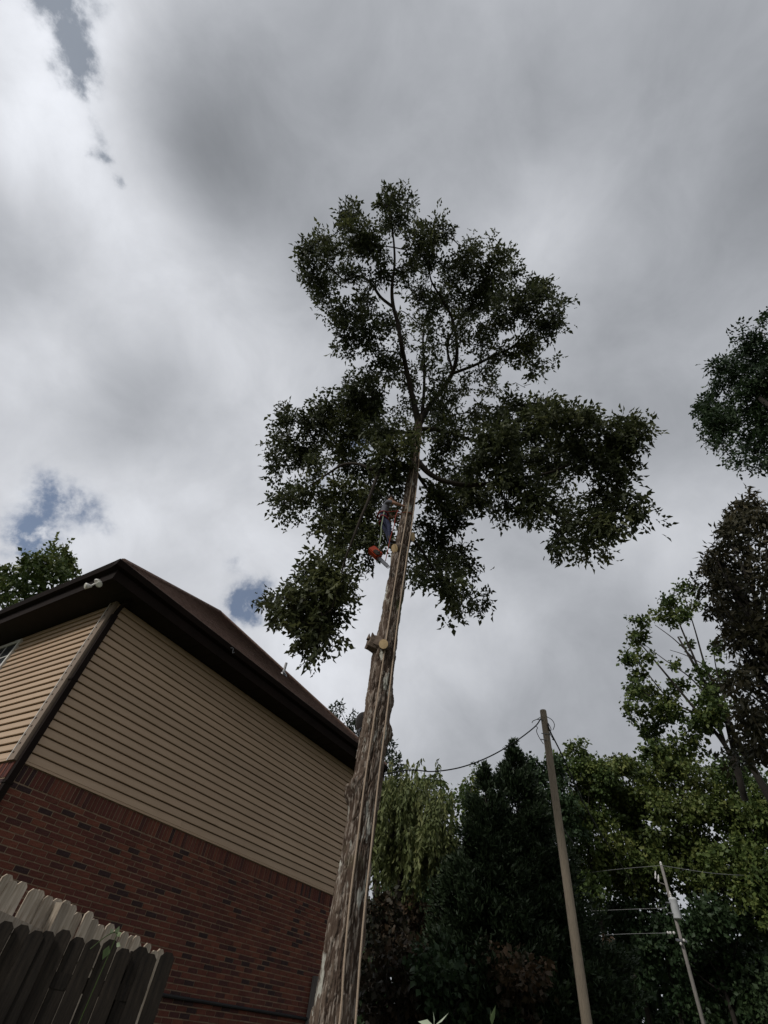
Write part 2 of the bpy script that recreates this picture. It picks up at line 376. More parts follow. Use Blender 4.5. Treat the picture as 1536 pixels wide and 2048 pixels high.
sold_v = [brick_mesh('brick', BH, BW, .04, m_) for m_ in BM]
places = []                                  # (size on picture, x, y, z, rot, soldier, tone)
def px_of(p):
    q = CM.T@(HC+d1*p[0]+d2*p[1]+np.array([0, 0, p[2]])-CAM)
    return (768+FPX*q[0]/-q[2], 1024-FPX*q[1]/-q[2], -q[2]) if q[2] < 0 else (0, 9e9, 1e9)
rows = int((ZB-BW-JT-.02)/bh)
ztop = ZB-BW-JT-.03
for wall in (0, 1):
    ln = LX if wall == 0 else 6.0
    for r_ in range(rows):
        z = ztop-(r_+1)*bh; o = (r_ % 2)*bw/2
        nb = int((ln-o)/bw)
        for i in range(nb):
            t = o+i*bw+.003
            places.append((wall, t, z, 0))
        if o: places.append((wall, -.0, z, 2))
    for i in range(int(ln/bh)):
        places.append((wall, i*bh, ztop+.004, 1))
scored = []
for pl in places:
    wall, t, z, sol = pl
    c = px_of((t, 0, z)) if wall == 0 else px_of((0, t, z))
    vis = -20 < c[0] < 700 and c[1] < 2060 and not (c[0] < 320 and c[1] > 1760+c[0]*.47)
    scored.append(((-c[2] if vis and sol != 2 else -1e9), pl))
order = sorted(range(len(scored)), key=lambda i: -scored[i][0])
near = set(order[:300])
tones = rng.choice(9, len(places), p=[.15, .15, .10, .13, .15, .09, .08, .07, .08])
parts = {k: MB() for k in range(9)}
for i, (sc__, (wall, t, z, sol)) in enumerate(scored):
    k = int(tones[i]); w, h = (BH, BW) if sol == 1 else ((BW-bw/2, BH) if sol == 2 else (BW, BH))
    jz, jd = rng.uniform(-.0015, .0015), rng.uniform(-.003, .003)
    if i in near:
        o = link('brick', (sold_v if sol == 1 else bmesh_v)[k], house)
        if wall == 0: o.location = (t, jd, z+jz)
        else: o.location = (jd, t+w, z+jz); o.rotation_euler = (0, 0, -math.pi/2)
    elif wall == 0: parts[k].box(t, t+w, -PR+jd, .04, z+jz, z+jz+h)
    else: parts[k].box(-PR+jd, .04, t, t+w, z+jz, z+jz+h)
me = bpy.data.meshes.new('brickwork'); V_, F_, MI = [], [], []
for k in range(9):
    n0 = len(V_); V_ += parts[k].v; F_ += [tuple(a+n0 for a in f) for f in parts[k].f]; MI += [k]*len(parts[k].f)
me.from_pydata(V_, [], F_)
for m_ in BM: me.materials.append(m_)
me.polygons.foreach_set('material_index', MI); me.update()
tag(link('brickwork', me, house), kind='stuff')
# far end wall and back are never seen: plain brick skins
MB().box(LX-.03, LX, .02, LY, 0, ZS).build('end_wall', MT['mortar'], house)
# lapped siding, one part for each board
NC = 22; ch = (ZS-ZB)/NC
def board(wall, ln, start, slot=.016):
    b = MB(); pr = [(-.006, ch-slot), (-.030, .006), (-.026, 0), (.056, 0), (.056, ch-slot)]
    if wall == 0: b.prism(pr, 0, start, ln)
    else: b.prism(pr, 1, start, ln)
    me = b.mesh('siding_board'); me.materials.append(MT['siding']); return me
JX = [2.9, 5.1, 3.66, 4.4]                   # butt joints step from course to course
s0 = [(board(0, x, .02, .012), board(0, LX, x+.0025, .012)) for x in JX]
s1 = [(board(1, y, .145), board(1, LY, y+.0025)) for y in (2.2, 3.7, 5.0, 3.0)]
wa = hit(49, 1280, (0, 0, 0), (1, 0, 0)); wb = hit(1, 1342, (0, 0, 0), (1, 0, 0))
wy0, wz1, wz0 = (wa[1]+wb[1])/2, wa[2], wa[2]-1.35
for i in range(NC):
    z = ZB+i*ch
    for pair in (s0[(i*3+i//4) % 4], s1[(i*3+i//4) % 4]):
        for b_ in pair:
            o = link('siding_board', b_, house, loc=(0, 0, z+rng.uniform(-.0012, .0012))); o.rotation_euler = (rng.uniform(-.0004, .0004), rng.uniform(-.0006, .0006), 0)
# foot trim strips
MB().box(.02, LX, -.030, .03, ZB-.028, ZB-.001).build('starter_strip', MT['siding'], house)
MB().box(-.030, .03, .15, 6, ZB-.028, ZB-.001).build('starter_strip', MT['siding'], house)
# corner post and downspout
MB().box(-.040, .02, -.012, .145, ZB-.03, ZS).build('corner_post', MT['corner'], house)
MB().box(-.046, -.02, .145, .160, ZB-.03, ZS).build('corner_bead', MT['white'], house)
nt_ = MB().box(-.0425, -.030, .095, .125, 0, .022).mesh('notch'); nt_.materials.append(MT['brown'])
for i in range(NC): link('notch', nt_, house, loc=(0, -.02*(i % 2), ZB+(i+.5)*ch))
dsp = MB().prism([(.0, -.10), (.085, -.10), (.085, -.03), (.0, -.03)], 2, .3, ZS-.25)
dsp.tube([(.042, -.065, ZS-.24), (.042, -.10, ZS-.1), (.042, -.36, ZS+.05)], [.038, .036, .036], 4)
ds = dsp.build('downspout', MT['brown'], house)
for z in (1.2, ZB-.3, ZB+1.1): MB().box(-.012, .097, -.105, -.012, z, z+.025).build('strap', MT['brown'], ds)
# soffit, fascia, gutter, roof
so = MB()
so.box(-OV, LX+OV, -OV, -.0, ZS, ZS+.02); so.box(-OV, .0, .001, LY, ZS, ZS+.02); so.box(LX, LX+OV, .001, LY, ZS, ZS+.02)
so.build('soffit', MT['soffit'], house)
for i in range(1, 26):      # panel seams of the soffit
    x = -OV+i*.34
    if x < LX+OV: MB().box(x-.006, x+.006, -OV+.01, -.03, ZS-.006, ZS-.0005).build('soffit_seam', MT['soffit'], house)
fa = MB(); gp = [(-OV-.10, ZE+.005), (-OV-.115, ZE-.01), (-OV-.085, ZE-.10), (-OV, ZE-.125), (-OV+.012, ZE-.125), (-OV+.012, ZE+.005)]
MB().prism([(-OV-.001, ZS-.012), (-OV+.02, ZS-.012), (-OV+.02, ZE), (-OV-.001, ZE)], 0, -OV, LX+OV).build('fascia', MT['brown'], house)
MB().prism([(-OV-.001, ZS-.012), (-OV+.02, ZS-.012), (-OV+.02, ZE), (-OV-.001, ZE)], 1, -OV+.021, LY).build('fascia', MT['brown'], house)
MB().prism([(LX+OV-.02, ZS-.012), (LX+OV+.001, ZS-.012), (LX+OV+.001, ZE), (LX+OV-.02, ZE)], 1, -OV+.021, LY).build('fascia', MT['brown'], house)
MB().prism(gp, 0, -OV-.11, LX+OV).build('gutter', MT['brown'], house)
MB().prism(gp, 1, -OV-.002, LY).build('gutter', MT['brown'], house)
RB = np.array([3.85, 8.0, AP[2]])
e0, e1, e2, e3 = [np.array(p) for p in ((-OV-.03, -OV-.03, ZE+.01), (LX+OV+.03, -OV-.03, ZE+.01), (LX+OV+.03, LY+.5, ZE+.01), (-OV-.03, LY+.5, ZE+.01))]
rt = np.array([0, 0, .03])
def slab(name, pts):
    n = len(pts); b = MB(); b.add([p for p in pts]+[p+rt for p in pts], [tuple(range(n))[::-1], tuple(range(n, 2*n))]+[(i, (i+1) % n, n+(i+1) % n, n+i) for i in range(n)])
    return b.build(name, MT['shingle'], house)
roof = slab('roof', [e0, e1, AP]); slab('roof', [e3, e0, AP, RB]); slab('roof', [e1, e2, RB, AP]); slab('roof', [e2, e3, RB])
for a, b_ in ((e0, AP), (AP, e1)):       # hip caps
    MB().tube([a+rt, b_+rt+np.array([0, 0, .01])], .05, 6).build('hip_cap', MT['shingle'], house)
# shingle courses on the face towards the yard: each a thin lap
nl = 34
for i in range(1, nl):
    t = i/nl; a = e0+(AP-e0)*t; b_ = e1+(AP-e1)*t; n_ = np.cross(e1-e0, AP-e0); n_ /= np.linalg.norm(n_)
    if n_[2] < 0: n_ = -n_
    up_ = (AP-(e0+e1)/2)/np.linalg.norm(AP-(e0+e1)/2)
    q = rt+n_*.004
    MB().add([a+q, b_+q, b_+q+up_*.1-n_*.006, a+q+up_*.1-n_*.006, a+q+n_*.006, b_+q+n_*.006], [(0, 1, 5, 4), (4, 5, 2, 3), (0, 4, 3), (1, 2, 5)]).build('shingle_course', MT['shingle'], house)
# roof vent pipe
nr = np.cross(e1-e0, AP-e0)
vp_ = hit(566, 1349, e0+rt, nr)
MB().tube([vp_-np.array([0, 0, .1]), vp_+np.array([0, 0, .33])], .035, 10).build('vent_pipe', MT['tank'], house)
MB().lathe([(.11, -.06), (.10, 0), (.05, .05), (.036, .07)], vp_).build('vent_flashing', MT['steel'], house)
# gutter hanger wire seen on the edge
gw = hit(463, 1302, (0, -OV-.12, 0), (0, 1, 0))
MB().tube(spline([gw+np.array(v) for v in ((-.05, .0, .04), (0, -.02, .05), (.02, -.02, -.03), (.06, -.02, .0))]), .008, 5).build('gutter_wire', MT['steel'], house)
# window in the left wall
win = empty('window', parent=None) if False else None
wf = MB(); y0, y1 = wy0, wy0+.95; z0, z1 = wz0, wz1
for a, b_, c, d in ((y0, y0+.06, z0, z1), (y1-.06, y1, z0, z1), (y0+.06, y1-.06, z1-.06, z1), (y0+.06, y1-.06, z0, z0+.06)): wf.box(-.055, .0, a, b_, c, d)
wo_ = wf.build('window', MT['white'], house)
MB().box(-.040, -.028, y0+.05, y1-.05, z0+.05, z1-.05).build('pane', MT['glass'], wo_)
MB().box(-.050, -.042, y0+.06, y1-.06, (z0+z1)/2-.02, (z0+z1)/2+.02).build('sash_rail', MT['white'], wo_)
MB().box(-.047, -.041, (y0+y1)/2-.012, (y0+y1)/2+.012, z0+.06, z1-.06).build('muntin', MT['white'], wo_)
MB().box(-.047, -.041, y0+.06, y1-.06, z1-.36, z1-.34).build('muntin', MT['white'], wo_)
# dark tube added for the dark line along the brick wall
ca, cb = hit(400, 2004, (0, -.03, 0), (0, 1, 0)), hit(621, 2038, (0, -.03, 0), (0, 1, 0))
zc_ = (ca[2]+cb[2])/2
MB().tube([(2.2, -.035, zc_), (LX, -.035, zc_)], .022, 8).build('wall_tube', MT['wire'], house)
# grey meter box low on the wall end
mb_ = hit(630, 1990, (0, -.06, 0), (0, 1, 0))
MB().box(mb_[0]-.1, mb_[0]+.35, -.14, -.012, mb_[2]-.45, mb_[2]+.25).build('meter_box', MT['pole_far'], house)

# floodlight under the left soffit
fl_p = hit(190, 1172, (0, 0, ZS-.10), (0, 0, 1)); flw = HC+d1*fl_p[0]+d2*fl_p[1]; flw[2] = ZS
fl = empty('flood_light', flw, label='twin white floodlight under the soffit near the house corner', cat='light')
MB().lathe([(.06, 0), (.06, -.02), (.035, -.04)], (0, 0, .002)).build('mount_plate', MT['white'], fl)
for k, (ax, off) in enumerate((((.55, -.6, -.25), (.03, .0, 0)), ((-.55, -.5, -.45), (-.05, -.02, -.06)))):
    ax = np.array(ax)/np.linalg.norm(ax); o_ = np.array([off[0], off[1], -.07+off[2]])
    MB().tube([(0, 0, -.02), o_*.6, o_], .012, 6).build('swivel_arm', MT['white'], fl)
    h_ = MB().lathe([(.018, -.02), (.024, .0), (.048, .06), (.05, .075)], o_, ax).build('lamp_head', MT['white'], fl, True)
    MB().lathe([(.046, .0755), (.04, .081), (.016, .084)], o_, ax).build('lens', MT['lamp_lens'], h_)

# satellite dish by the far eave
dp = at(727, 1453, 12.3)
dish = empty('satellite_dish', (dp[0], dp[1], ZE), label='dark grey satellite dish on the far roof edge behind the tall trunk', cat='satellite dish')
dz = dp[2]-ZE; axd = np.array([.55, .55, .62]); axd /= np.linalg.norm(axd)
MB().lathe([(.02, -.005), (.13, .012), (.24, .045), (.33, .095), (.335, .10), (.325, .102), (.23, .055), (.12, .022), (.01, .008)], (0, 0, dz), axd, 28).build('reflector', MT['dish'], dish, True)
MB().tube(spline([(0, 0, dz)-axd*.02, np.array([-.05, -.05, dz-.12])-axd*.1, (-.05, -.05, dz-.35), (-.02, -.02, -.12)]), .022, 8).build('mast', MT['steel'], dish)
MB().tube([np.array([0, 0, dz-.3])+axd*.02, np.array([0, 0, dz-.1])+axd*.42], .012, 6).build('feed_arm', MT['steel'], dish)
MB().lathe([(.03, 0), (.04, .05), (.03, .08)], np.array([0, 0, dz-.1])+axd*.40, -axd).build('receiver', MT['tank'], dish)
MB().box(-.1, .06, -.1, .06, -.14, -.12).build('foot_plate', MT['steel'], dish)

# ------------------------------------------------------------------ fences
def dog_ear(w, h, t=.017):
    c = min(.035, w*.27); return MB().prism([(0, 0), (w, 0), (w, h-c), (w-c, h), (c, h), (0, h-c)], 1, -t/2, t/2)
def fence(name, A, B, zt_a, zt_b, m_, seed, label, rails_front, post_at=(), jitter=.02, pitch=.146):
    A, B = np.array(A), np.array(B); L_ = np.linalg.norm(B-A); dirn = (B-A)/L_; rz = math.atan2(dirn[1], dirn[0])
    f = empty(name, (A[0], A[1], 0), rz, label=label, cat='fence', group=None)
    r_ = np.random.default_rng(seed); n = int(L_/pitch); me = [dog_ear(pitch+.001+.001*(i % 3), 2.4).mesh('picket') for i in range(3)]
    for m2_ in me: m2_.materials.append(m_)
    for i in range(n+1):
        x = i*L_/n; zt = zt_a+(zt_b-zt_a)*x/L_+r_.uniform(-jitter, jitter)
        o = link('picket', me[i % 3], f); o.location = (x, r_.uniform(-.003, .003), zt-2.4); o.rotation_euler = (r_.uniform(-.012, .012), r_.uniform(-.012, .012), r_.uniform(-.05, .05))
    sgn = -1 if rails_front else 1
    for dzr in (.26, 1.0, 1.7):
        b = MB(); y0, y1 = sorted((sgn*.012, sgn*.052)); za, zb_ = zt_a-dzr, zt_b-dzr
        b.add([(0, y0, za-.045), (0, y1, za-.045), (0, y1, za+.045), (0, y0, za+.045), (L_, y0, zb_-.045), (L_, y1, zb_-.045), (L_, y1, zb_+.045), (L_, y0, zb_+.045)],
              [(0, 3, 2, 1), (4, 5, 6, 7), (0, 1, 5, 4), (1, 2, 6, 5), (2, 3, 7, 6), (3, 0, 4, 7)])
        b.build('rail', m_, f)
    for x in post_at:
        y0, y1 = sorted((sgn*.054, sgn*.144)); zt = zt_a+(zt_b-zt_a)*x/L_
        MB().box(x-.045, x+.045, y0, y1, -.05, zt-.02).build('post', m_, f)
    return f
def gp_(az, D): return np.array([D*math.sin(R(az)), D*math.cos(R(az))])
nA, nB = gp_(-23.8, 5.75), gp_(-12.75, 5.75)
ext = nA-(nB-nA)*1.6
zA = EYE+.046*5.75; zB_ = EYE+.043*5.75
fence('near_fence' if False else 'picket_fence', ext, nB, zA+(zA-zB_)*1.6, zB_, MT['wood_shade'], 2, 'dog ear picket fence with shade in its dark colour, the front row before the pale fence', False, (.4, 2.7), pitch=.115)
fA, fB = gp_(-27.1, 6.0), gp_(-13.0, 7.3)
fext = fA-(fB-fA)*.9; zfa, zfb = EYE+.094*6.0, EYE+.045*7.3
fence('picket_fence', fext, fB, zfa+(zfa-zfb)*.9, zfb, MT['wood'], 4, 'pale weathered picket fence behind the dark fence, rail and post showing', True, (1.05, 2.52), .025, pitch=.098)

# a sprig of vine on the dark fence
vn = at(222, 1885, 5.68)
vine = empty('vine_sprig', (vn[0], vn[1], 0), label='small green vine sprig hanging over the dark fence top', cat='vine')
vz = vn[2]
stem = spline([(0, .0, vz-1.2), (.01, -.03, vz-.5), (.03, -.03, vz-.02), (.02, -.03, vz+.06), (-.04, -.05, vz+.03), (-.12, -.06, vz-.06)])
MB().tube(stem, .004, 5).build('stem', LM['weed'], vine)
rv = np.random.default_rng(3)
for (p, a, L_) in [((.02, -.03, vz+.05), (.1, -.2, .8), .10), ((.03, -.03, vz+.04), (.7, -.3, .5), .09), ((0, -.04, vz+.05), (-.7, -.3, .6), .08), ((.01, -.05, vz-.02), (-.05, -.1, -1), .16), ((.06, -.05, vz), (.8, -.3, -.3), .09)]:
    V, F, T = leaves(rv, np.array([p]), np.array([a], float), 'broad', L_*.55, 0, np.array([.25 if a[2] < -.5 else .7]), .1)
    npmesh('leaf', V, F, LM['weed'], T, vine)

# ------------------------------------------------------------------ utility poles and wires
PD = 14.0
pt = at(1086, 1421, PD); pb = at(1172, 2040, PD)
pole = empty('utility_pole', (pb[0], pb[1], 0), label='bare brown wooden utility pole beside the dark cedars', cat='utility pole')
axp = np.array([pt[0]-pb[0], pt[1]-pb[1], 0])
MB().tube([np.array([0, 0, -.1]), axp*.3+[0, 0, pt[2]*.3], axp*.65+[0, 0, pt[2]*.65], axp+[0, 0, pt[2]-.02], axp+[0, 0, pt[2]]], [.105, .10, .095, .09, .083], 20).build('shaft', MT['pole'], pole, True)
def loc(p): return np.asarray(p)-np.array([pb[0], pb[1], 0])
for px, py in ((1083, 1440), (1092, 1468), (1091, 1480)):
    c = loc(at(px, py, PD-.1)); MB().tube([c+[-.13, 0, 0], c+[.13, 0, 0]], .012, 6).build('bolt', MT['steel'], pole)
def wire(name, pts, r, label, cat='wire', m_=None, k=10):
    b = MB().tube(spline(pts, k), r, 6); o = b.build(name, m_ or MT['wire']); return tag(o, label, cat)
wire('service_wire', [at(1082, 1437, PD-.05), at(1068, 1455, PD), at(1025, 1487, PD+.0), at(975, 1515, PD), at(920, 1535, PD), at(865, 1543, PD-.1), at(820, 1540, PD-.3), HC+d1*(LX+.45)-d2*.4+[0, 0, ZE-.2]], .016,
     'black service cable sagging from the wooden pole to the house eave')
wire('down_wire', [at(1096, 1447, PD-.05), at(1100, 1462, PD), at(1125, 1512, PD+1.5), at(1160, 1590, PD+4), at(1195, 1655, PD+7), at(1245, 1735, PD+14), at(1335, 1868, 37.3)], .02,
     'black cable running down from the bare wooden pole towards the transformer pole')
for nm, pts in (('upper left', [(1083, 1433), (1075, 1438), (1066, 1442), (1064, 1446)]), ('left', [(1087, 1488), (1078, 1474), (1073, 1462), (1075, 1455), (1070, 1452)]),
                ('right', [(1093, 1433), (1104, 1440), (1109, 1450), (1106, 1460)]), ('lower right', [(1096, 1446), (1102, 1458), (1100, 1468), (1108, 1480), (1104, 1478)])):
    b = MB().tube(spline([loc(at(x, y, PD-.12)) for x, y in pts], 5), .01, 5); b.build('loose_wire', MT['wire'], pole)
b = MB().tube(spline([loc(at(x, y, PD-.13)) for x, y in ((1127, 1655), (1135, 1670), (1150, 1690))], 5), .012, 5); b.build('loose_wire', MT['wire'], pole)
# far pole
FD = 37.5
ft = at(1323, 1732, FD); fb = at(1406, 2044, FD)
fpole = empty('utility_pole', (fb[0], fb[1], 0), label='grey utility pole with a white transformer can before the woods', cat='utility pole')
loc2 = lambda p: np.asarray(p)-np.array([fb[0], fb[1], 0])
axf = loc2(ft); axf[2] = 0
MB().tube([(0, 0, -.1), axf*.5+[0, 0, ft[2]*.5], axf+[0, 0, ft[2]]], [.10, .09, .078], 12).build('shaft', MT['pole_far'], fpole, True)
ins = MB().lathe([(.04, 0), (.08, .03), (.05, .07), (.08, .11), (.05, .16), (.03, .22)], loc2(ft)).build('insulator', MT['porcelain'], fpole)
tcn_ = loc2(at(1356, 1838, FD-.1))
tk = MB().lathe([(.05, -.02), (.2, 0), (.21, .03), (.21, .80), (.22, .82), (.22, .86), (.16, .92), (.03, .94)], tcn_, seg=18).build('transformer_can', MT['tank'], fpole, True)
MB().lathe([(.03, 0), (.06, .05), (.035, .1), (.06, .15), (.035, .2), (.02, .3)], tcn_+[-.06, 0, .92]).build('bushing', MT['porcelain'], tk)
for zz in (.2, .65): MB().tube([tcn_+[-.46, 0, zz], tcn_+[-.15, 0, zz]], .04, 6).build('bracket', MT['steel'], tk)
for px, py in ((1317, 1765), (1311, 1758)):
    c = loc2(at(px, py, FD-.2)); MB().lathe([(.02, 0), (.05, .05), (.03, .12), (.05, .2), (.02, .4)], c, (.3, 0, 1)).build('fuse_cutout', MT['porcelain'], fpole)
cb_ = loc2(at(1318, 1765, FD-.15)); MB().tube([cb_, loc2(at(1332, 1770, FD))], .03, 6).build('cutout_arm', MT['pole_far'], fpole)
for px, py in ((1336, 1866), (1341, 1866), (1348, 1866), (1355, 1881), (1368, 1881), (1362, 1888)):
    c = loc2(at(px, py, FD-.22)); MB().lathe([(.03, -.06), (.06, -.02), (.06, .03), (.03, .07)], c).build('spool', MT['porcelain'], fpole)
MB().box(*(lambda c: (c[0]-.3, c[0]+.3, c[1]-.06, c[1]+.0, c[2]-.05, c[2]+.05))(loc2(at(1362, 1881, FD-.15)))).build('rack', MT['steel'], fpole)
for i, (a, b_, c) in enumerate((((1323, 1731), (1240, 1738), (1180, 1745)), ((1332, 1816), (1250, 1819), (1180, 1822)), ((1338, 1866), (1250, 1868), (1180, 1872)))):
    wire('power_line', [at(*a, FD), at(*b_, FD+2), at(*c, FD+4)], .012, ['thin bare line from the transformer pole top towards the bare pole', 'thin line leaving the transformer pole beside the white can', 'pale line from the low spool rack of the transformer pole'][i], 'wire', MT['alu'], 6)
wire('power_line', [at(1323, 1731, FD), at(1430, 1747, FD+1), at(1536, 1752, FD+3), at(1640, 1752, FD+5)], .012, 'thin bare line from the transformer pole top, running away from the bare pole', 'wire', MT['alu'], 6)

# ------------------------------------------------------------------ the tall oak
TD = 8.5
TP = [(666, 2048, 88), (679, 1950, 80), (691, 1870, 74), (703, 1785, 67), (715, 1700, 61), (728, 1600, 58), (744, 1500, 54), (757, 1400, 49), (765, 1340, 46), (770, 1300, 46), (777, 1262, 38),
      (787, 1200, 36.5), (795, 1150, 33.5), (801, 1105, 31), (808, 1070, 27), (812, 1040, 25), (819, 1000, 22.5), (823, 960, 20.5), (831, 900, 18), (837, 850, 16), (839, 832, 15)]
tp = []
for x, y, w in TP:
    p = at(x, y, TD); tp.append([*p, .5*w*mpp(p)])
tp = np.array(tp); b0 = tp[0].copy()
base = [[b0[0]-.02, b0[1], -.1, b0[3]*1.75], [b0[0]-.015, b0[1], .15, b0[3]*1.4], [b0[0]-.01, b0[1], .5, b0[3]*1.14], [b0[0], b0[1], 1.0, b0[3]*1.03]]
tp = np.vstack([base, tp])
oak = empty('oak_tree', (b0[0], b0[1], 0), label='tall limbed oak with furrowed trunk, its crown high above the climber', cat='tree')
OB = np.array([b0[0], b0[1], 0])
def vnoise(x, y, seed, wrap=0):
    xi, yi = np.floor(x).astype(int), np.floor(y).astype(int); fx, fy = x-xi, y-yi
    fx, fy = fx*fx*(3-2*fx), fy*fy*(3-2*fy)
    def h(a, b):
        if wrap: a = a % wrap
        n = (a*374761393+b*668265263+seed*982451653) & 0x7fffffff; n = ((n ^ (n >> 13))*1274126177) & 0x7fffffff
        return ((n ^ (n >> 16)) & 0xffff)/65535.0
    return (h(xi, yi)*(1-fx)+h(xi+1, yi)*fx)*(1-fy)+(h(xi, yi+1)*(1-fx)+h(xi+1, yi+1)*fx)*fy
def cells(x, y, wrap, seed):
    """distance to nearest and second nearest jittered lattice point"""
    xi, yi = np.floor(x).astype(int), np.floor(y).astype(int); f1 = np.full(x.shape, 9.0); f2 = f1.copy(); idv = np.zeros(x.shape)
    def h(a, b, s):
        n = ((a % wrap)*374761393+b*668265263+s*982451653) & 0x7fffffff; n = ((n ^ (n >> 13))*1274126177) & 0x7fffffff
        return ((n ^ (n >> 16)) & 0xffff)/65535.0
    for i in (-1, 0, 1):
        for j in (-1, 0, 1):
            a, b = xi+i, yi+j; px_, py_ = a+.1+.8*h(a, b, seed), b+.1+.8*h(a, b, seed+1)
            d = np.hypot(x-px_, y-py_); nw = d < f1; f2 = np.where(nw, f1, np.minimum(f2, d)); f1 = np.where(nw, d, f1); idv = np.where(nw, h(a, b, seed+2), idv)
    return f1, f2, idv
def bark_tube(name, path, nu, nv, parent, m_, bumps=(), depth=.055, cw=24, chh=.30, off=OB):
    ln = np.concatenate([[0], np.cumsum(np.linalg.norm(np.diff(path[:, :3], axis=0), axis=1))])
    u = np.linspace(0, ln[-1], nu); P = np.array([np.interp(u, ln, path[:, k]) for k in range(4)]).T
    for _ in range(3): P[1:-1] = .25*P[:-2]+.5*P[1:-1]+.25*P[2:]
    th = np.arange(nv)/nv*2*np.pi; U, TH = np.meshgrid(u, th, indexing='ij')
    X = TH/(2*np.pi)*cw; wx = (vnoise(X*.5, U*3, 3, cw//2)-.5)*1.5+(vnoise(X*1.0, U*9, 5, cw)-.5)*.7
    Y = U/chh+(vnoise(X, U*6, 9, cw)-.5)*1.0
    f1, f2, idv = cells(X+wx, Y, cw, 11); e = np.clip((f2-f1)/.2, 0, 1); flake = e*e*(3-2*e)
    def ridge(fx_, fz, sd_, wd):             # meandering furrows that fork and merge
        wob = (vnoise(X*.5, U*2.2, sd_+1, cw//2)-.5)*1.6+(vnoise(X, U*8, sd_+2, cw)-.5)*.5
        n_ = vnoise((X+wob)*fx_, U*fz, sd_, int(cw*fx_)); r_ = np.clip(np.abs(n_-.5)/wd, 0, 1); return r_*r_*(3-2*r_)
    plate = .55*ridge(1.0, 1.1, 61, .13)+.30*ridge(2.0, 2.4, 71, .13)+.15*flake
    fine = vnoise(X*4, U*26, 21, cw*4)*.5+vnoise(X*8, U*60, 22, cw*8)*.3
    rr = P[:, 3][:, None]; sc = np.clip(rr/.24, .3, 1.1)
    rad = rr+depth*sc*(plate*(.75+.5*idv)+.25*fine-.95)
    rad = rad*(1+.05*(vnoise(X/cw*4, U*1.2, 31, 4)-.5))
    tn = .25+.5*idv*plate+.35*(vnoise(X*1.3, U*7, 41, 0)-.5)
    for (c, ang, su, sa, amp) in bumps:
        dth = np.angle(np.exp(1j*(TH-ang))); gsn = np.exp(-((U-c)/su)**2-(dth/sa)**2); rad = rad+amp*gsn*(.8+.5*vnoise(X, U*14, 51, cw))
    V = np.stack([P[:, 0][:, None]+rad*np.cos(TH), P[:, 1][:, None]+rad*np.sin(TH), P[:, 2][:, None]+0*TH], -1)-off
    I = np.arange(nu*nv).reshape(nu, nv); J = np.roll(I, -1, 1)
    F = np.stack([I[:-1], J[:-1], J[1:], I[1:]], -1).reshape(-1, 4)
    return npmesh(name, V.reshape(-1, 3), F, m_, tn.ravel(), parent, True), u, P
# bark: brown plates, pale edges, lichen
bk = bpy.data.materials.new('oak_bark'); bk.use_nodes = True; nt = bk.node_tree; pb_ = nt.nodes['Principled BSDF']; pb_.inputs['Roughness'].default_value = .95; pb_.inputs['Specular IOR Level'].default_value = .15
def nd(t): return nt.nodes.new(t)
a_ = nd('ShaderNodeAttribute'); a_.attribute_name = 'tone'
r1 = nd('ShaderNodeValToRGB'); e = r1.color_ramp.elements; e[0].position, e[0].color = .1, (.04, .027, .02, 1); e[1].position, e[1].color = .8, (.14, .105, .08, 1); x = e.new(.42); x.color = (.075, .052, .039, 1)
nt.links.new(a_.outputs['Fac'], r1.inputs[0])
tcb = nd('ShaderNodeTexCoord')
def nzb(sc, det, st=(1, 1, 1)):
    mp = nd('ShaderNodeMapping'); mp.inputs['Scale'].default_value = st; nt.links.new(tcb.outputs['Object'], mp.inputs[0])
    n = nd('ShaderNodeTexNoise'); n.inputs['Scale'].default_value = sc; n.inputs['Detail'].default_value = det; nt.links.new(mp.outputs[0], n.inputs['Vector']); return n.outputs['Fac']
def mixc(fac, a, b):
    m_ = nd('ShaderNodeMix'); m_.data_type = 'RGBA'; nt.links.new(fac, m_.inputs['Factor'])
    if isinstance(a, tuple): m_.inputs['A'].default_value = a
    else: nt.links.new(a, m_.inputs['A'])
    m_.inputs['B'].default_value = b; return m_.outputs['Result']
def step(f, a, b):
    m_ = nd('ShaderNodeMapRange'); m_.interpolation_type = 'SMOOTHSTEP'; nt.links.new(f, m_.inputs[0]); m_.inputs[1].default_value = a; m_.inputs[2].default_value = b; return m_.outputs[0]
c1 = mixc(step(nzb(30, 6, (1, 1, .14)), .52, .60), r1.outputs[0], (.25, .21, .175, 1))       # pale flaking streaks, their contrast also standing in for relief shading
c2 = mixc(step(nzb(6.5, 8, (1, 1, .3)), .60, .66), c1, (.42, .41, .36, 1))                    # lichen
c3 = mixc(step(nzb(1.1, 4), .60, .70), c2, (.075, .075, .035, 1))                              # moss
nt.links.new(c3, pb_.inputs['Base Color'])
bmp = nd('ShaderNodeBump'); bmp.inputs['Strength'].default_value = .6; bmp.inputs['Distance'].default_value = .012; nt.links.new(nzb(45, 6, (1, 1, .35)), bmp.inputs['Height']); nt.links.new(bmp.outputs[0], pb_.inputs['Normal'])
def path_u(py):
    z = at(*[next((np.interp(py, [q[1] for q in TP][::-1], [q[0] for q in TP][::-1]) for _ in (0,)))], py, TD)[2]; return z+.1
LEFT, RIGHT, FRONT = math.pi, 0.0, -math.pi/2
bumps = [(path_u(1575), -2.3, .13, .4, .10), (path_u(1595), LEFT+.3, .13, .45, .12), (path_u(1540), -2.0, .12, .35, .03), (path_u(1465), RIGHT-.1, .13, .5, .095), (path_u(1400), RIGHT-.15, .2, .5, .045),
         (path_u(1290), LEFT+.2, .2, .7, .02), (path_u(1120), LEFT+.2, .2, .6, .02), (path_u(1075), RIGHT, .2, .7, .03)]
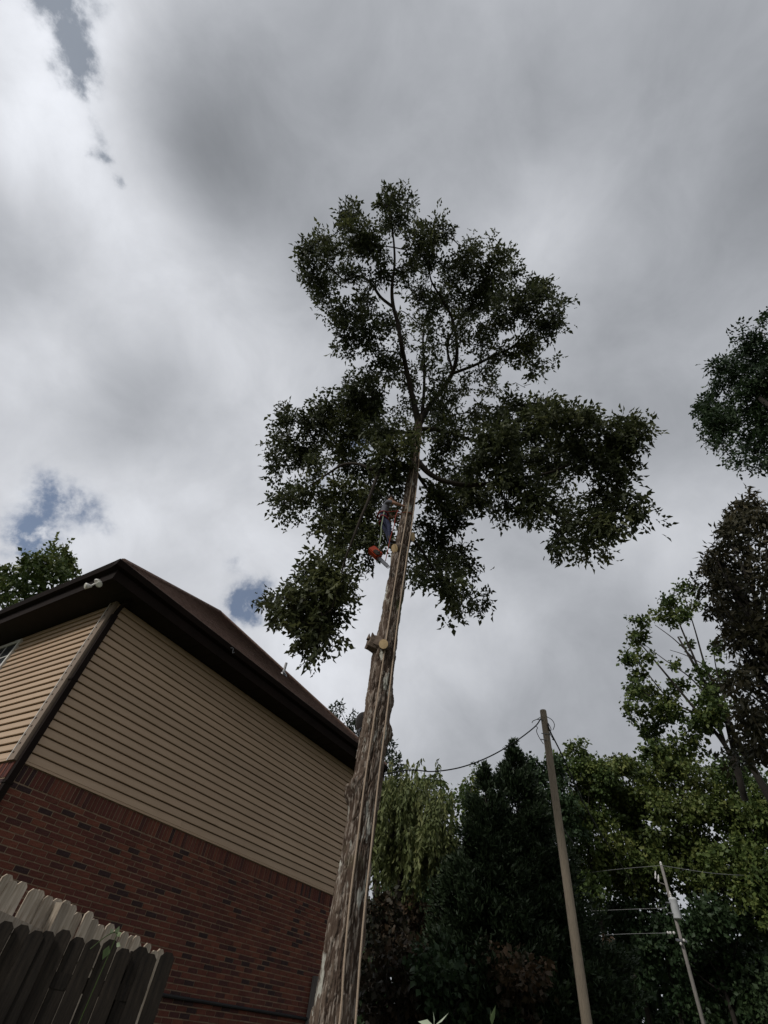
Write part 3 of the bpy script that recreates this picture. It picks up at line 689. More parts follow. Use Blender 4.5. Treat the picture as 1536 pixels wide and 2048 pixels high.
trunk, tu, tP = bark_tube('trunk', tp, 1150, 190, oak, bk, bumps)
def trunk_r(z): return np.interp(z, tP[:, 2], tP[:, 3])
def trunk_c(z): return np.array([np.interp(z, tP[:, 2], tP[:, 0]), np.interp(z, tP[:, 2], tP[:, 1]), z])
# sawn stubs and the broken knob
def stub(px, py, r, axis, ln, dof=.18, cutm=True):
    ax = np.array(axis, float); ax /= np.linalg.norm(ax); end = at(px, py, TD-dof)-OB
    if ax[0] > .3: end = at(px, py, TD-.05)-OB
    st = end-ax*ln
    pr = [(r*1.2, -.03), (r*1.12, ln*.4), (r*1.04, ln*.7), (r*1.0, ln*.985), (r*.94, ln)]
    o = MB().lathe(pr, st, ax, 18).build('sawn_stub', MT['stub'], trunk, True)
    if cutm: MB().lathe([(r*.955, -.004), (r*.95, .004), (r*.6, .006), (r*.2, .008)], end, ax, 22).build('cut_face', MT['cut'], o)
stub(767, 1288, .095, (-.2, -.9, -.4), .3, .42)
stub(789, 1097, .115, (-.82, -.45, -.62), .22)
stub(826, 1074, .125, (.85, -.42, -.25), .2)
kc = trunk_c(at(758, 1288, TD)[2])-OB; ke = at(738, 1284, TD-.1)-OB
kb = MB().tube([kc+[0, 0, -.12], kc*.6+ke*.4+[0, 0, -.05], ke*.8+kc*.2, ke*1.0+kc*.0+[0, 0, .02], ke+[-.01, 0, .03]], [.24, .20, .165, .155, .06], 14)
rk = np.random.default_rng(6); kb.v = [tuple(np.array(v)+rk.normal(size=3)*.014) for v in kb.v]
kb.build('broken_knob', MT['stub'], trunk)
MB().tube([ke+[-.02, -.05, .02], ke+[-.02, -.05, .16]], [.05, .008], 6).build('splinter', MT['stub'], trunk)
# limbs: photo pixels with widths, straight distances
def rr_(y):
    return 16.0+(850-y)/480*6.2 if y < 850 else 16.0-(y-850)/450*3.2
LIMBS = [
 [(838,850,15,0),(825,795,11,-.2),(812,735,9.5,-.4),(803,690,8.5,-.5),(795,645,8,-.6),(786,610,7.5,-.7),(784,575,6.5,-.8),(789,530,5,-.8),(788,490,4,-.8),(783,450,3,-.7),(775,410,2,-.6)],
 [(787,615,6.5,-.7),(762,595,6,-.4),(748,575,5.5,0),(735,560,5,.3),(715,552,4.5,.5),(690,560,3.5,.6),(670,545,3,.8),(640,520,2,1)],
 [(839,848,13,0),(860,810,10,.4),(880,785,9.5,.8),(905,745,9,1.1),(914,700,7,1.2),(905,640,5.5,1.1),(885,600,4.5,.9),(862,560,3.5,.7),(858,520,2.5,.6)],
 [(903,748,6.5,1.1),(950,730,5.5,1.0),(990,710,5,.8),(1030,690,4,.6),(1060,650,3,.4),(1085,610,2,.3)],
 [(843,845,8,.3),(848,780,6,1.0),(848,730,5,1.5),(846,680,4,1.8),(850,640,3,2.0),(862,610,2,2.0)],
 [(838,858,10,0),(880,860,8,.2),(920,872,6.5,.6),(960,885,5,1.0),(1010,890,4,1.2),(1100,870,2.5,1.3)],
 [(829,915,13,0),(860,948,11,-.4),(900,965,10,-.8),(950,970,9,-1.0),(1020,960,7,-1.1),(1100,945,5.5,-1.0),(1170,915,4,-.8),(1240,890,2.5,-.6)],
 [(1075,952,5,-1.0),(1085,990,4.5,-1.1),(1110,1020,4,-1.2),(1150,1050,3,-1.2),(1200,1030,2.2,-1.1)],
 [(823,945,13,0),(797,926,10,-.5),(765,942,8.5,-.9),(740,938,7.5,-1.1),(715,928,6.5,-1.2),(685,930,5.5,-1.2),(655,948,4,-1.2),(600,985,2.5,-1.0)],
 [(757,945,7,-1.0),(737,1000,6,-1.3),(722,1035,5.5,-1.5),(705,1080,4.5,-1.6),(690,1120,4,-1.6),(680,1160,3,-1.5),(663,1220,2.2,-1.4)],
 [(835,872,8,0),(790,862,6,.6),(730,868,5,1.2),(680,850,4,1.6),(610,850,2.5,1.8)],
 [(824,1078,6,.1),(843,1100,5,.4),(865,1135,4.5,.6),(890,1165,3.5,.7),(925,1190,2.2,.7)],
 [(826,935,8,.2),(860,985,6,.9),(890,1020,4.5,1.2),(920,1045,3,1.3)],
 [(905,742,5,1.1),(895,690,4.5,1.6),(920,640,4,1.8),(960,590,3,1.8),(990,540,2,1.7)],
]
def limb_r(x, y, off):
    """distance along the ray: measured from the trunk's own distance near it"""
    zt = at(x, y, TD); r0 = np.linalg.norm(zt-CAM)
    t = min(1, math.hypot(x-np.interp(y, [q[1] for q in TP][::-1], [q[0] for q in TP][::-1]), max(0, 850-y))/160.0)
    return (1-t)*r0+t*rr_(y)+off
limb_pts = []
for L_ in LIMBS:
    pts = []
    for x, y, w, off in L_:
        p = rng_at(x, y, limb_r(x, y, off)); pts.append([*p, .5*w*mpp(p)])
    sp = spline(pts, 8); sp[:, 3] = np.maximum(sp[:, 3], .006)
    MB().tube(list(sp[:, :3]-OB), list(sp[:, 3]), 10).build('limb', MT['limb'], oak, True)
    limb_pts += [q[:3] for q in sp[4:]]
limb_pts = np.array(limb_pts)
CLUMPS = """770,408,28,26;812,412,26,20;785,440,34,28;705,440,30,24;715,475,34,38;745,500,38,34;650,480,34,20;622,500,22,28;660,512,30,22;618,555,22,28;642,572,28,32;655,595,22,16
870,465,38,22;840,490,28,26;893,470,16,16;850,520,34,28;690,620,38,22;722,640,28,24;700,660,28,26;740,682,34,24;762,720,28,24;830,582,28,22;775,640,20,30
730,752,28,24;700,790,48,28;742,800,44,38;930,512,38,28;985,520,42,28;1020,542,28,20;960,572,58,34;1060,592,40,28;1086,590,18,22;1030,622,56,30;1108,632,28,24;1090,662,28,24;1050,692,34,28;1072,735,20,20;980,652,38,24
940,620,44,34;900,562,38,38;860,700,28,24;905,680,22,22;960,742,28,20;990,772,24,14;930,780,30,20;880,800,30,22;840,650,22,24;865,618,20,24;1010,710,30,20;905,720,22,20;820,760,22,24;800,700,16,26
570,822,18,18;600,842,28,24;565,872,24,24;550,902,14,20;580,912,38,24;556,936,14,12;612,900,42,30;640,850,44,34;662,820,38,26;700,850,44,32;690,900,46,30;640,935,36,16;730,832,42,36;762,862,38,30
780,905,38,32;730,942,44,26;790,960,46,26;578,985,22,16;566,1006,13,13;602,990,20,14;585,1020,20,16;622,988,22,14;650,1002,28,20;690,982,44,26;740,992,44,28;700,1030,44,28;640,1046,24,14;665,1070,24,20;720,1070,28,26;690,1085,28,24
762,1070,22,26;745,1118,20,14;785,1020,20,26;690,1130,22,18;650,1130,32,20;620,1152,26,16;660,1160,38,26;630,1190,42,32;545,1195,22,14;560,1216,28,16;590,1200,32,20;602,1230,30,20;650,1222,38,28;690,1190,18,24;640,1262,30,26;630,1292,18,13;660,1275,18,16
1080,805,32,20;1040,812,32,20;1000,830,36,22;958,832,28,22;1100,840,48,28;1150,842,38,26;1060,862,58,32;1000,872,48,32;1192,850,32,18;1250,850,28,20;1280,860,20,16;1230,890,42,28;1170,890,48,28;1110,900,48,32;1040,920,56,28;960,922,46,28
1270,890,22,20;1240,920,28,22;1210,950,22,18;1236,958,24,16;1180,930,38,22;1120,950,40,22;1060,960,46,16;990,962,46,18;920,962,46,26;880,872,30,18;920,860,22,16;900,830,32,20;880,920,26,18
1230,1000,36,16;1258,1012,18,22;1200,1010,30,16;1180,1050,46,26;1140,1020,26,18;1118,1070,22,18;1170,1090,46,15;1110,1090,16,14;1222,1050,26,22;1283,1030,8,5;1080,1010,32,22;1060,1030,22,16;1070,990,28,16
1010,1010,22,16;990,1022,22,12;930,1000,42,32;972,990,28,20;900,1030,32,26;870,1000,32,28;910,1060,16,18;760,555,28,22;810,545,24,24;705,555,26,20;880,615,30,24;925,665,28,22;1000,600,34,26;870,760,28,20;785,745,24,22;725,590,26,20;675,545,22,20;840,735,22,20;965,690,26,20;800,655,20,22;870,660,22,20;690,700,18,16;815,820,28,20;860,840,24,18;815,880,26,20;900,890,30,18;850,1060,24,24;872,1090,28,24;890,1120,32,24;860,1130,22,20;920,1100,16,14;942,1132,18,9;900,1160,26,18;930,1190,20,16;962,1212,16,14;915,1215,11,11;890,1185,16,12;835,1100,14,18;846,1150,12,12"""
cr = Crown(21); tw = MB(); rg = np.random.default_rng(8)
SPARSE = lambda x, y: 640 < y < 830 and 790 < x < 1010
todo = []
for tok in CLUMPS.replace('\n', ';').split(';'):
    x, y, rx, ry = map(float, tok.split(','))
    c0 = rng_at(x, y, rr_(y)+rg.uniform(-1.6, 1.6))
    # the depth leans towards the nearest limb so that the clump hangs on wood
    j = np.argmin(np.linalg.norm(limb_pts-c0, axis=1)); rl = np.linalg.norm(limb_pts[j]-CAM); rc = np.linalg.norm(c0-CAM)
    inner = 560 < y < 850 and 740 < x < 1010          # the limbs stand clear in front of the inner leaves
    c = rng_at(x, y, .45*rc+.55*rl+(rg.uniform(.7, 1.8) if inner else rg.uniform(-.5, .5))); k = mpp(c)
    dens = (.030 if SPARSE(x, y) else .042)
    n = max(10, int(dens*rx*ry*math.pi/2.2)); rx_, ry_ = max(.45*rx, rx-8), max(.45*ry, ry-8); rd = (rx_*k, ry_*k, .8*(rx_+ry_)*k)
    E = cr.clump(c-OB, rd, n, 'oak', .245, per=7, spread=.42, droop=.6, hollow=2.2, axes=CAX, tone=rg.uniform(.15, .75), sub=7, sig=.16)
    todo.append((c-OB, E))
nodes = [p-OB for p in limb_pts]; left = list(range(len(todo)))
while left:                                  # boughs reach the nearest wood first, then one another
    A_ = np.array(nodes); best = None
    for i in left:
        d = np.linalg.norm(A_-todo[i][0], axis=1); j = int(np.argmin(d))
        if best is None or d[j] < best[0]: best = (d[j], i, j)
    _, i, j = best; left.remove(i); a, (c_, E) = nodes[j], todo[i]
    mid = (a+c_)/2+rg.normal(size=3)*.16*np.linalg.norm(c_-a); q = spline([a, mid, c_], 4)
    tw.tube(list(q), list(np.linspace(.024, .013, len(q))), 5, False); nodes.append(c_); nodes.append(mid)
    for e_ in E[::4]:
        m_ = (c_+e_)/2+rg.normal(size=3)*.06; tw.tube([c_, m_, e_], [.011, .008, .004], 3, False)
cr.build('crown', LM['oak'], oak)
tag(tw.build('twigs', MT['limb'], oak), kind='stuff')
# bare dead twigs
for pts in ([(1030,765,0),(1050,775,0),(1048,772,0),(1062,768,0)], [(665,1155,0),(700,1155,0),(728,1160,0)], [(697,1150,0),(700,1170,0)]):
    MB().tube(spline([rng_at(x, y, 13.6 if y > 900 else 16.5)-OB for x, y, _ in pts], 4), .008, 4).build('dead_twig', MT['limb'], oak)

# climbing ropes on the trunk
def rope_path(pts):
    out = []
    for x, y in pts:
        c = at(x, y, TD); z = c[2]; out.append(at(x, y, TD-trunk_r(z)*.95-.045))
    return out
ra = rope_path([(838, 868), (825, 955), (812, 1040), (797, 1125), (780, 1230), (765, 1330), (748, 1440), (730, 1560), (714, 1690), (700, 1800), (689, 1920), (679, 2046)])
ra = ra+[ra[-1]*[1, 1, 0]+[-.03, -.1, .7], ra[-1]*[1, 1, 0]+[-.06, -.25, .01]]
rb = rope_path([(841, 866), (836, 945), (825, 1040), (812, 1125), (797, 1230), (785, 1330), (772, 1440), (757, 1560), (743, 1690), (731, 1800), (720, 1920), (711, 2046)])
rb = rb+[rb[-1]*[1, 1, 0]+[.02, -.1, .7], rb[-1]*[1, 1, 0]+[.05, -.25, .01]]
tag(MB().tube(spline(ra, 6), .014, 7).build('climbing_rope', MT['rope'], None, True), 'tan climbing rope down the trunk, the strand nearer the house', 'rope')
tag(MB().tube(spline(rb, 6), .014, 7).build('climbing_rope', MT['rope'], None, True), 'tan climbing rope down the trunk, the strand nearer the utility pole', 'rope')

# ------------------------------------------------------------------ the climber
def skin(name, verts, edges, rad, parent, mats, zone, sub=2):
    me = bpy.data.meshes.new(name); me.from_pydata([tuple(v) for v in verts], edges, [])
    o = bpy.data.objects.new(name, me); col.objects.link(o)
    md = o.modifiers.new('s', 'SKIN'); md.use_smooth_shade = True; md.branch_smoothing = .6
    for i, r_ in enumerate(rad): me.skin_vertices[0].data[i].radius = (r_, r_) if np.isscalar(r_) else r_
    me.skin_vertices[0].data[0].use_root = True
    ms = o.modifiers.new('u', 'SUBSURF'); ms.levels = sub; ms.render_levels = sub
    dg = bpy.context.evaluated_depsgraph_get(); dg.update(); m2_ = bpy.data.meshes.new_from_object(o.evaluated_get(dg))
    bpy.data.objects.remove(o); m2_.name = name; m2_.materials.clear()
    for m_ in mats: m2_.materials.append(m_)
    for p in m2_.polygons: p.material_index = zone(np.array(p.center)); p.use_smooth = True
    return link(name, m2_, parent)
ft_ = at(793, 1091, TD-.05); pc = trunk_c(ft_[2]); tr = trunk_r(ft_[2])
# local axes: x towards the trunk (the picture's right), z up; feet on the trunk's side
fx = pc[0]-tr-.02
per = empty('person', (fx, TD-.02, ft_[2]), label='climber in grey shirt and navy trousers on the trunk, one arm reaching the bark', cat='person')
BV, BE, BR_ = [], [], []
def bone(p, r_, par=None):
    BV.append(np.array(p, float)); BR_.append(r_)
    if par is not None: BE.append((par, len(BV)-1))
    return len(BV)-1
pel = bone((-.36, 0, .93), (.155, .125)); wst = bone((-.385, 0, 1.10), (.135, .11), pel); chs = bone((-.37, 0, 1.30), (.165, .125), wst); shc = bone((-.33, 0, 1.44), (.12, .09), chs)
nk = bone((-.28, 0, 1.55), .056, shc); hd0 = bone((-.245, 0, 1.63), .08, nk); hd1 = bone((-.23, 0, 1.72), .098, hd0); hd2 = bone((-.225, 0, 1.79), .075, hd1)
for s in (-1, 1):
    hp = bone((-.35, s*.105, .88), .098, pel); kn = bone((-.17, s*.135, .50), .066, hp); an = bone((-.10+.03*s, s*.12, .12), .046, kn); he = bone((-.09, s*.12, .05), .048, an); toe = bone((.06, s*.11, .03), .035, he)
    sh = bone((-.315, s*.19, 1.42), .068, shc)
    if s == -1: el, wr, ha = (-.08, -.21, 1.36), (.13, -.13, 1.40), (.20, -.10, 1.44)
    else: el, wr, ha = (-.15, .25, 1.28), (.08, .16, 1.36), (.16, .12, 1.42)
    e_ = bone(el, .048, sh); w_ = bone(wr, .032, e_); h_ = bone(ha, (.034, .022), w_)
    hv = np.array(ha); fd = np.array([.08, .02*(-s), .05])
    for k in range(4):
        b1 = bone(hv+fd*.5+np.array([0, (k-1.5)*.021, .004*k]), .0095, h_); b2 = bone(hv+fd*(1.0-.08*abs(k-1.5))+np.array([.0, (k-1.5)*.024, 0]), .0085, b1); bone(hv+fd*(1.25-.1*abs(k-1.5))+np.array([.03, (k-1.5)*.024, -.01]), .007, b2)
    t1 = bone(hv+np.array([.0, .035*s*-1, -.01]), .011, w_); bone(hv+np.array([.04, .055*s*-1, -.015]), .009, t1)
def zone(c):
    if c[2] > 1.52 and c[0] < -.10: return 2
    arm = c[0] > -.20 and c[2] > 1.1
    if arm: return 2
    if c[2] < .17: return 3
    if c[2] < 1.02: return 1
    return 0
body = skin('body', BV, BE, BR_, per, [MT['shirt'], MT['pants'], MT['skin'], MT['boot']], zone)
MB().lathe([(.105, -.03), (.112, .0), (.108, .05), (.08, .10), (.03, .125), (.005, .128)], (-.237, 0, 1.735), (-.12, 0, 1), 18).build('hair', MT['hair'], per, True)
MB().tube([(-.165, -.022, 1.70), (-.125, 0, 1.685), (-.165, .022, 1.70)], [.012, .018, .012], 6).build('nose', MT['skin'], per)
for s in (-1, 1): MB().lathe([(.012, -.01), (.026, 0), (.012, .01)], (-.235, s*.098, 1.70), (0, 1, 0), 10).build('ear', MT['skin'], per)
def ring(c, rx, ry, zt=0, n=20): return [np.array([c[0]+rx*math.cos(2*math.pi*k/n), c[1]+ry*math.sin(2*math.pi*k/n), c[2]+zt*math.cos(2*math.pi*k/n)]) for k in range(n+1)]
MB().tube(ring((-.378, 0, 1.03), .138, .168, .02), .024, 6, False).build('harness_belt', MT['harness'], per, True)
for s in (-1, 1): MB().tube(ring((-.325, s*.105, .80), .118, .115, -.06), .02, 6, False).build('leg_loop', MT['harness'], per, True)
PO = np.array([fx, TD-.02, ft_[2]])
# positioning lanyard round the trunk, the red rope, saw lanyard
zl = PO[2]+1.12; tcx = trunk_c(zl); tr2 = trunk_r(zl)+.02
lan = [PO+[-.27, -.17, 1.03], PO+[-.02, -.2, 1.08]]+[tcx+[tr2*math.cos(a), tr2*math.sin(a), 0] for a in np.linspace(-2.3, 2.3, 14)]+[PO+[-.02, .2, 1.08], PO+[-.27, .17, 1.03]]
tag(MB().tube(spline(lan, 3), .009, 6).build('lanyard', MT['rope_red'], None, True), 'red positioning lanyard round the trunk at the climber\'s waist', 'rope')
rd = [at(x, y, TD-.35) for x, y in ((796, 1020), (791, 1033), (788, 1052), (781, 1075), (776, 1098), (771, 1122))]
tag(MB().tube(spline(rd, 6), .010, 6).build('red_rope', MT['rope_red'], None, True), 'red rope dangling between the climber and the trunk', 'rope')
rd = [at(x, y, TD-.2) for x, y in ((798, 1030), (797, 1055), (790, 1074), (781, 1088), (774, 1110))]
sp_ = [PO+[-.36, -.17, 1.0], at(763, 1052, TD-.3), at(762, 1070, TD-.3), at(757, 1102, TD-.3)]
tag(MB().tube(spline(sp_, 6), .013, 5).build('saw_strap', MT['rope_green'], None, True), 'pale green strap from the harness holding the chainsaw', 'strap')
# chainsaw hanging from the strap
sc_p = at(757, 1102, TD-.3)
saw = empty('chainsaw', sc_p, label='orange chainsaw hanging on a strap below the climber', cat='chainsaw')
ax1 = at(777, 1136, TD-.3)-at(748, 1108, TD-.3); ax1 /= np.linalg.norm(ax1)       # along the bar
ax3 = np.cross(ax1, [0, 1, 0]); ax3 /= np.linalg.norm(ax3); ax3 = ax3 if ax3[2] > 0 else -ax3; ax2 = np.cross(ax3, ax1)
def S(a, b, c): return ax1*a+ax2*b+ax3*c
def sbox(a0, a1, b0, b1, c0, c1, ta=.85):
    v = [S(a, b*(1 if c == c0 else ta), c) for c in (c0, c1) for a, b in ((a0, b0), (a1, b0), (a1, b1), (a0, b1))]
    return v, [(0, 3, 2, 1), (4, 5, 6, 7), (0, 1, 5, 4), (1, 2, 6, 5), (2, 3, 7, 6), (3, 0, 4, 7)]
def bev(name, vf, m_):
    b = MB().add(*vf); me = b.mesh(name); bm = bmesh.new(); bm.from_mesh(me); bmesh.ops.bevel(bm, geom=bm.edges[:], offset=.022, segments=2, affect='EDGES'); bm.to_mesh(me); bm.free()
    me.materials.append(m_); return link(name, me, saw)
bev('motor_housing', sbox(-.16, .16, -.09, .09, -.20, .0), MT['saw'])
bev('side_cover', sbox(-.02, .15, -.115, -.085, -.18, -.06), MT['boot'])
MB().add(*sbox(.12, .50, -.012, .012, -.17, -.10, 1)).build('guide_bar', MT['steel'], saw)
MB().tube(spline([S(.12, 0, -.18), S(.5, 0, -.175), S(.525, 0, -.135), S(.5, 0, -.095), S(.12, 0, -.09)], 4), .008, 5).build('chain', MT['steel'], saw)
MB().tube(spline([S(-.13, 0, -.02), S(-.1, 0, .055), S(.04, 0, .065), S(.1, 0, -.01)], 5), .017, 8).build('top_handle', MT['boot'], saw, True)
MB().tube(spline([S(.09, -.1, -.12), S(.1, -.12, .0), S(.1, .02, .07), S(.09, .11, 0), S(.09, .1, -.12)], 5), .012, 6).build('front_handle', MT['boot'], saw, True)

# ------------------------------------------------------------------ other trees
def px_tree(name, label, clumps, kind, leaf, length, m_, trunk_px, D, seed, dens=1.0, per=7, droop=.3, tr=.2, group=None, cat='tree', dj=2.0, limbs=True, tonej=(.15, .75), trunk_top=None, hollow=2.4):
    """clumps: (px, py, rx, ry[, D]) on the picture at horizontal distance D; the trunk stands on the ground under trunk_px"""
    if trunk_px is None:                    # under the middle of the crown
        b = np.mean([at(q[0], q[1], q[4] if len(q) > 4 else D) for q in clumps], axis=0)
    else: b = at(trunk_px, 1990, D)
    t = empty(name, (b[0], b[1], 0), label=label, cat=cat, group=group); O = np.array([b[0], b[1], 0])
    cw = Crown(seed); r_ = np.random.default_rng(seed+1); cs = []
    for q in clumps:
        Dq = (q[4] if len(q) > 4 else D)+r_.uniform(-dj, dj); c = at(q[0], q[1], Dq); k = mpp(c); rx, ry = q[2]*k, q[3]*k
        n = max(5, int(dens*10*math.pi*rx*ry/(length*length)/per))
        # each clump is broken into a few smaller boughs
        for j in range(3):
            cj = c+(r_.normal(size=3)*np.array([.38, .38, .38])*[rx, .6*(rx+ry), ry])
            cw.clump(cj-O, (rx*.72, .75*(rx+ry)*.72, ry*.72), max(3, n//3), kind, length, per=per, droop=droop, hollow=hollow, tone=r_.uniform(*tonej))
        cs.append(c-O)
    cs = np.array(cs); zt = (trunk_top or np.percentile(cs[:, 2], 75)); cen = cs.mean(0)
    tp_ = np.array([[0, 0, -.2, tr*1.3], [.02, 0, 1, tr], [cen[0]*.1, cen[1]*.1, zt*.35, tr*.85], [cen[0]*.35, cen[1]*.35, zt*.7, tr*.55], [cen[0]*.6, cen[1]*.6, zt, tr*.2]])
    sp = spline(tp_, 6); MB().tube(list(sp[:, :3]), list(sp[:, 3]), 9).build('trunk', MT['limb_bg'], t, True)
    if limbs:
        lb = MB()
        for c in cs:
            j = int(np.clip(np.searchsorted(sp[:, 2], c[2]*.72), 3, len(sp)-2)); a = sp[j, :3]; mid = (a+c)/2+[0, 0, -.08*np.linalg.norm(c-a)]+r_.normal(size=3)*.1
            qn = spline([a, mid, c], 4); lb.tube(list(qn), list(np.linspace(sp[j, 3]*.5+.01, .015, len(qn))), 5, False)
        tag(lb.build('branches', MT['limb_bg'], t, True), kind='stuff')
    cw.build('crown', m_, t); return t
# behind the roof, left
px_tree('broadleaf_tree', 'green tree rising behind the roof beside the floodlit corner', [(90,1125,38,22),(130,1120,30,22),(60,1140,32,20),(20,1165,32,20),(110,1155,40,20),(50,1180,40,18),(150,1140,18,22),(-10,1190,30,20),(10,1210,25,16),(95,1185,35,16)],
        'broad', None, .19, LM['broad'], 60, 24, 31, 1.25, 7, .3, .22, dj=1.0)
# pine between house and trunk
px_tree('pine_tree', 'dark pine showing between the roof edge and the tall trunk', [(682,1422,20,16),(700,1440,16,16),(665,1432,10,10),(690,1460,22,14),(715,1470,18,14),(735,1450,20,20),(780,1498,20,18),(800,1520,18,18),(770,1530,25,20),(795,1545,20,12),(740,1500,25,25)],
        'slim', None, .24, LM['pine'], 745, 30, 41, 1.0, 9, .1, .2, dj=.8)
# tree behind the willow
px_tree('broadleaf_tree', 'thin crowned grey green tree beyond the weeping tree', [(860,1568,22,16),(885,1585,20,18),(900,1600,14,20),(842,1560,14,12),(905,1640,10,26),(880,1620,26,22),(905,1680,14,20),(915,1720,14,24)],
        'broad', None, .2, LM['broad'], 880, 34, 51, .75, 7, .3, .16, dj=1)
# cedars
def cedar(tip, tip_D, rad, label, seed, low=0.3):
    t_ = at(*tip, tip_D); H = t_[2]; t = empty('cedar_tree', (t_[0], t_[1], 0), label=label, cat='tree', group=None)
    MB().tube([(0, 0, -.1), (0, 0, H*.5), (0, 0, H*.97)], [.2, .12, .012], 8).build('trunk', MT['limb_bg'], t, True)
    r_ = np.random.default_rng(seed); cw = Crown(seed+3); br = MB(); nb = 520
    hs = H*(1-(1-low/H)*r_.uniform(0, 1, nb)**.62)
    for h in hs:
        d = (H-h); Rm = min(rad, .05+.36*d**.97)*r_.uniform(.65, 1.12); a = r_.uniform(0, 2*math.pi)
        up_ = .55 if d < 2.5 else .25
        dr = np.array([math.cos(a), math.sin(a), up_+r_.uniform(-.1, .15)]); q = [np.array([0, 0, h]), np.array([0, 0, h])+dr*Rm*.6, np.array([0, 0, h])+dr*Rm*1.0+[0, 0, .06*Rm]]
        br.tube(q, [.02, .012, .004], 3, False)
        m_ = int(12+42*Rm); tt = r_.uniform(.25, 1.05, m_)**.8
        P = np.array([0, 0, h])+dr[None]*Rm*tt[:, None]+r_.normal(size=(m_, 3))*.10*min(1, Rm)
        P2 = np.repeat(P, 5, 0)+r_.normal(size=(m_*5, 3))*.05
        A = nrm(dr[None])+r_.normal(size=(m_*5, 3))*.55+np.array([0, 0, .45])
        cw.put(*leaves(r_, P2, A, 'spray', .15, tone=np.repeat(r_.uniform(.1, .8, m_), 5)))
    # the pointed leader
    zz = r_.uniform(H*.90, H, 160); P = np.stack([r_.normal(size=160)*.04*(H-zz+.2), r_.normal(size=160)*.04*(H-zz+.2), zz], 1)
    cw.put(*leaves(r_, P, np.stack([P[:, 0]*6, P[:, 1]*6, np.full(160, .9)], 1)+r_.normal(size=(160, 3))*.25, 'spray', .22))
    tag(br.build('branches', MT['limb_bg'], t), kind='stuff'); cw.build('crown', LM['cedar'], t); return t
cedar((1026, 1486), 19.5, 2.5, 'taller dark cedar with a pointed top, next to the bare pole', 61)
cedar((969, 1532), 18.6, 2.4, 'shorter dark cedar with a pointed top, on the house side', 62)
cedar((1075, 1650), 20.5, 1.6, 'low dark cedar tucked behind the bare wooden pole', 63)
# weeping tree
wb_ = at(800, 1990, 21); wl = empty('weeping_tree', (wb_[0], wb_[1], 0), label='pale green weeping tree beside the tall trunk', cat='tree'); WO = np.array([wb_[0], wb_[1], 0])
MB().tube(list(spline([np.array([.0, 0, -.1]), np.array([.1, 0, 2]), at(800, 1740, 21)-WO, at(808, 1650, 21)-WO], 5)), list(np.linspace(.22, .06, 16)), 8).build('trunk', MT['limb_bg'], wl, True)
for q in ([(803,1700),(795,1660),(797,1615)], [(803,1690),(820,1655),(830,1600)], [(802,1690),(770,1650),(760,1600)], [(806,1660),(850,1630),(880,1620)]):
    MB().tube(list(spline([at(x, y, 20.6)-WO for x, y in q], 5)), list(np.linspace(.09, .02, 11)), 6).build('limb', MT['limb_bg'], wl, True)
cw = Crown(71); r_ = np.random.default_rng(72)
tops = [(770,1560,34,12),(810,1556,34,14),(845,1580,26,16),(790,1590,50,20),(870,1620,26,22),(830,1630,46,26),(770,1640,40,26),(880,1670,22,24),(840,1680,40,20),(780,1690,40,22),(755,1600,22,26),(895,1700,16,18)]
for (x, y, rx, ry) in tops:
    c = at(x, y, 21+r_.uniform(-1.2, 1.2)); k = mpp(c); ns = int(rx*ry*.12)
    for _ in range(ns):
        p = c+np.array([r_.normal()*rx*k*.5, r_.normal()*.9, r_.normal()*ry*k*.45]); L_ = r_.uniform(.5, 1.7); m_ = int(L_*20)
        tt = np.linspace(0, 1, m_); sw = r_.normal(size=2)*.18
        P = p+np.stack([sw[0]*tt**.6, sw[1]*tt**.6, .12*np.sin(tt*2.2)-L_*tt**1.3], 1)-WO
        A = np.array([sw[0]*.4, sw[1]*.4, -1])+r_.normal(size=(m_, 3))*.42
        cw.put(*leaves(r_, P, A, 'slim', .19, tone=np.full(m_, r_.uniform(.1, .9))))
cw.build('crown', LM['willow'], wl)
px_tree('broadleaf_tree', 'dark green tree standing behind the weeping tree', [(770,1720,40,40),(820,1740,40,40),(870,1750,36,40),(780,1800,50,40),(850,1810,50,40),(760,1860,40,40),(900,1800,30,40)], 'broad', None, .2, LM['deep'], None, 28, 95, 1.6, 7, .3, .14, dj=1)
WOODS = 'trees of the wood behind the poles'
# right-hand wood, far to near
px_tree('broadleaf_tree', 'green tree between the two cedar tips and the weeping tree', [(940,1565,24,20),(925,1590,16,16),(960,1560,20,18),(945,1610,26,20),(930,1640,14,20),(960,1640,26,26),(940,1690,30,26)], 'broad', None, .22, LM['broad'], None, 33, 81, .95, 7, .3, .18, dj=1)
px_tree('broadleaf_tree', 'dark green tree just past the bare pole, cedar side', [(1060,1530,28,18),(1075,1560,26,20),(1110,1530,22,18),(1100,1580,34,26),(1080,1620,34,28),(1120,1640,36,30),(1090,1680,36,30),(1060,1590,26,24)], 'broad', None, .25, LM['deep'], None, 40, 82, 1.9, 7, .3, .13, dj=1.5)
px_tree('broadleaf_tree', 'leafy green tree behind the black cable of the bare pole', [(1150,1508,26,16),(1135,1540,36,24),(1180,1530,34,22),(1160,1580,44,34),(1205,1570,36,30),(1140,1630,36,34),(1185,1640,44,36),(1150,1700,44,36),(1200,1710,44,36),(1170,1770,48,34),(1130,1760,30,30)], 'broad', None, .25, LM['broad'], None, 43, 83, 1.9, 7, .3, .13, dj=1.5)
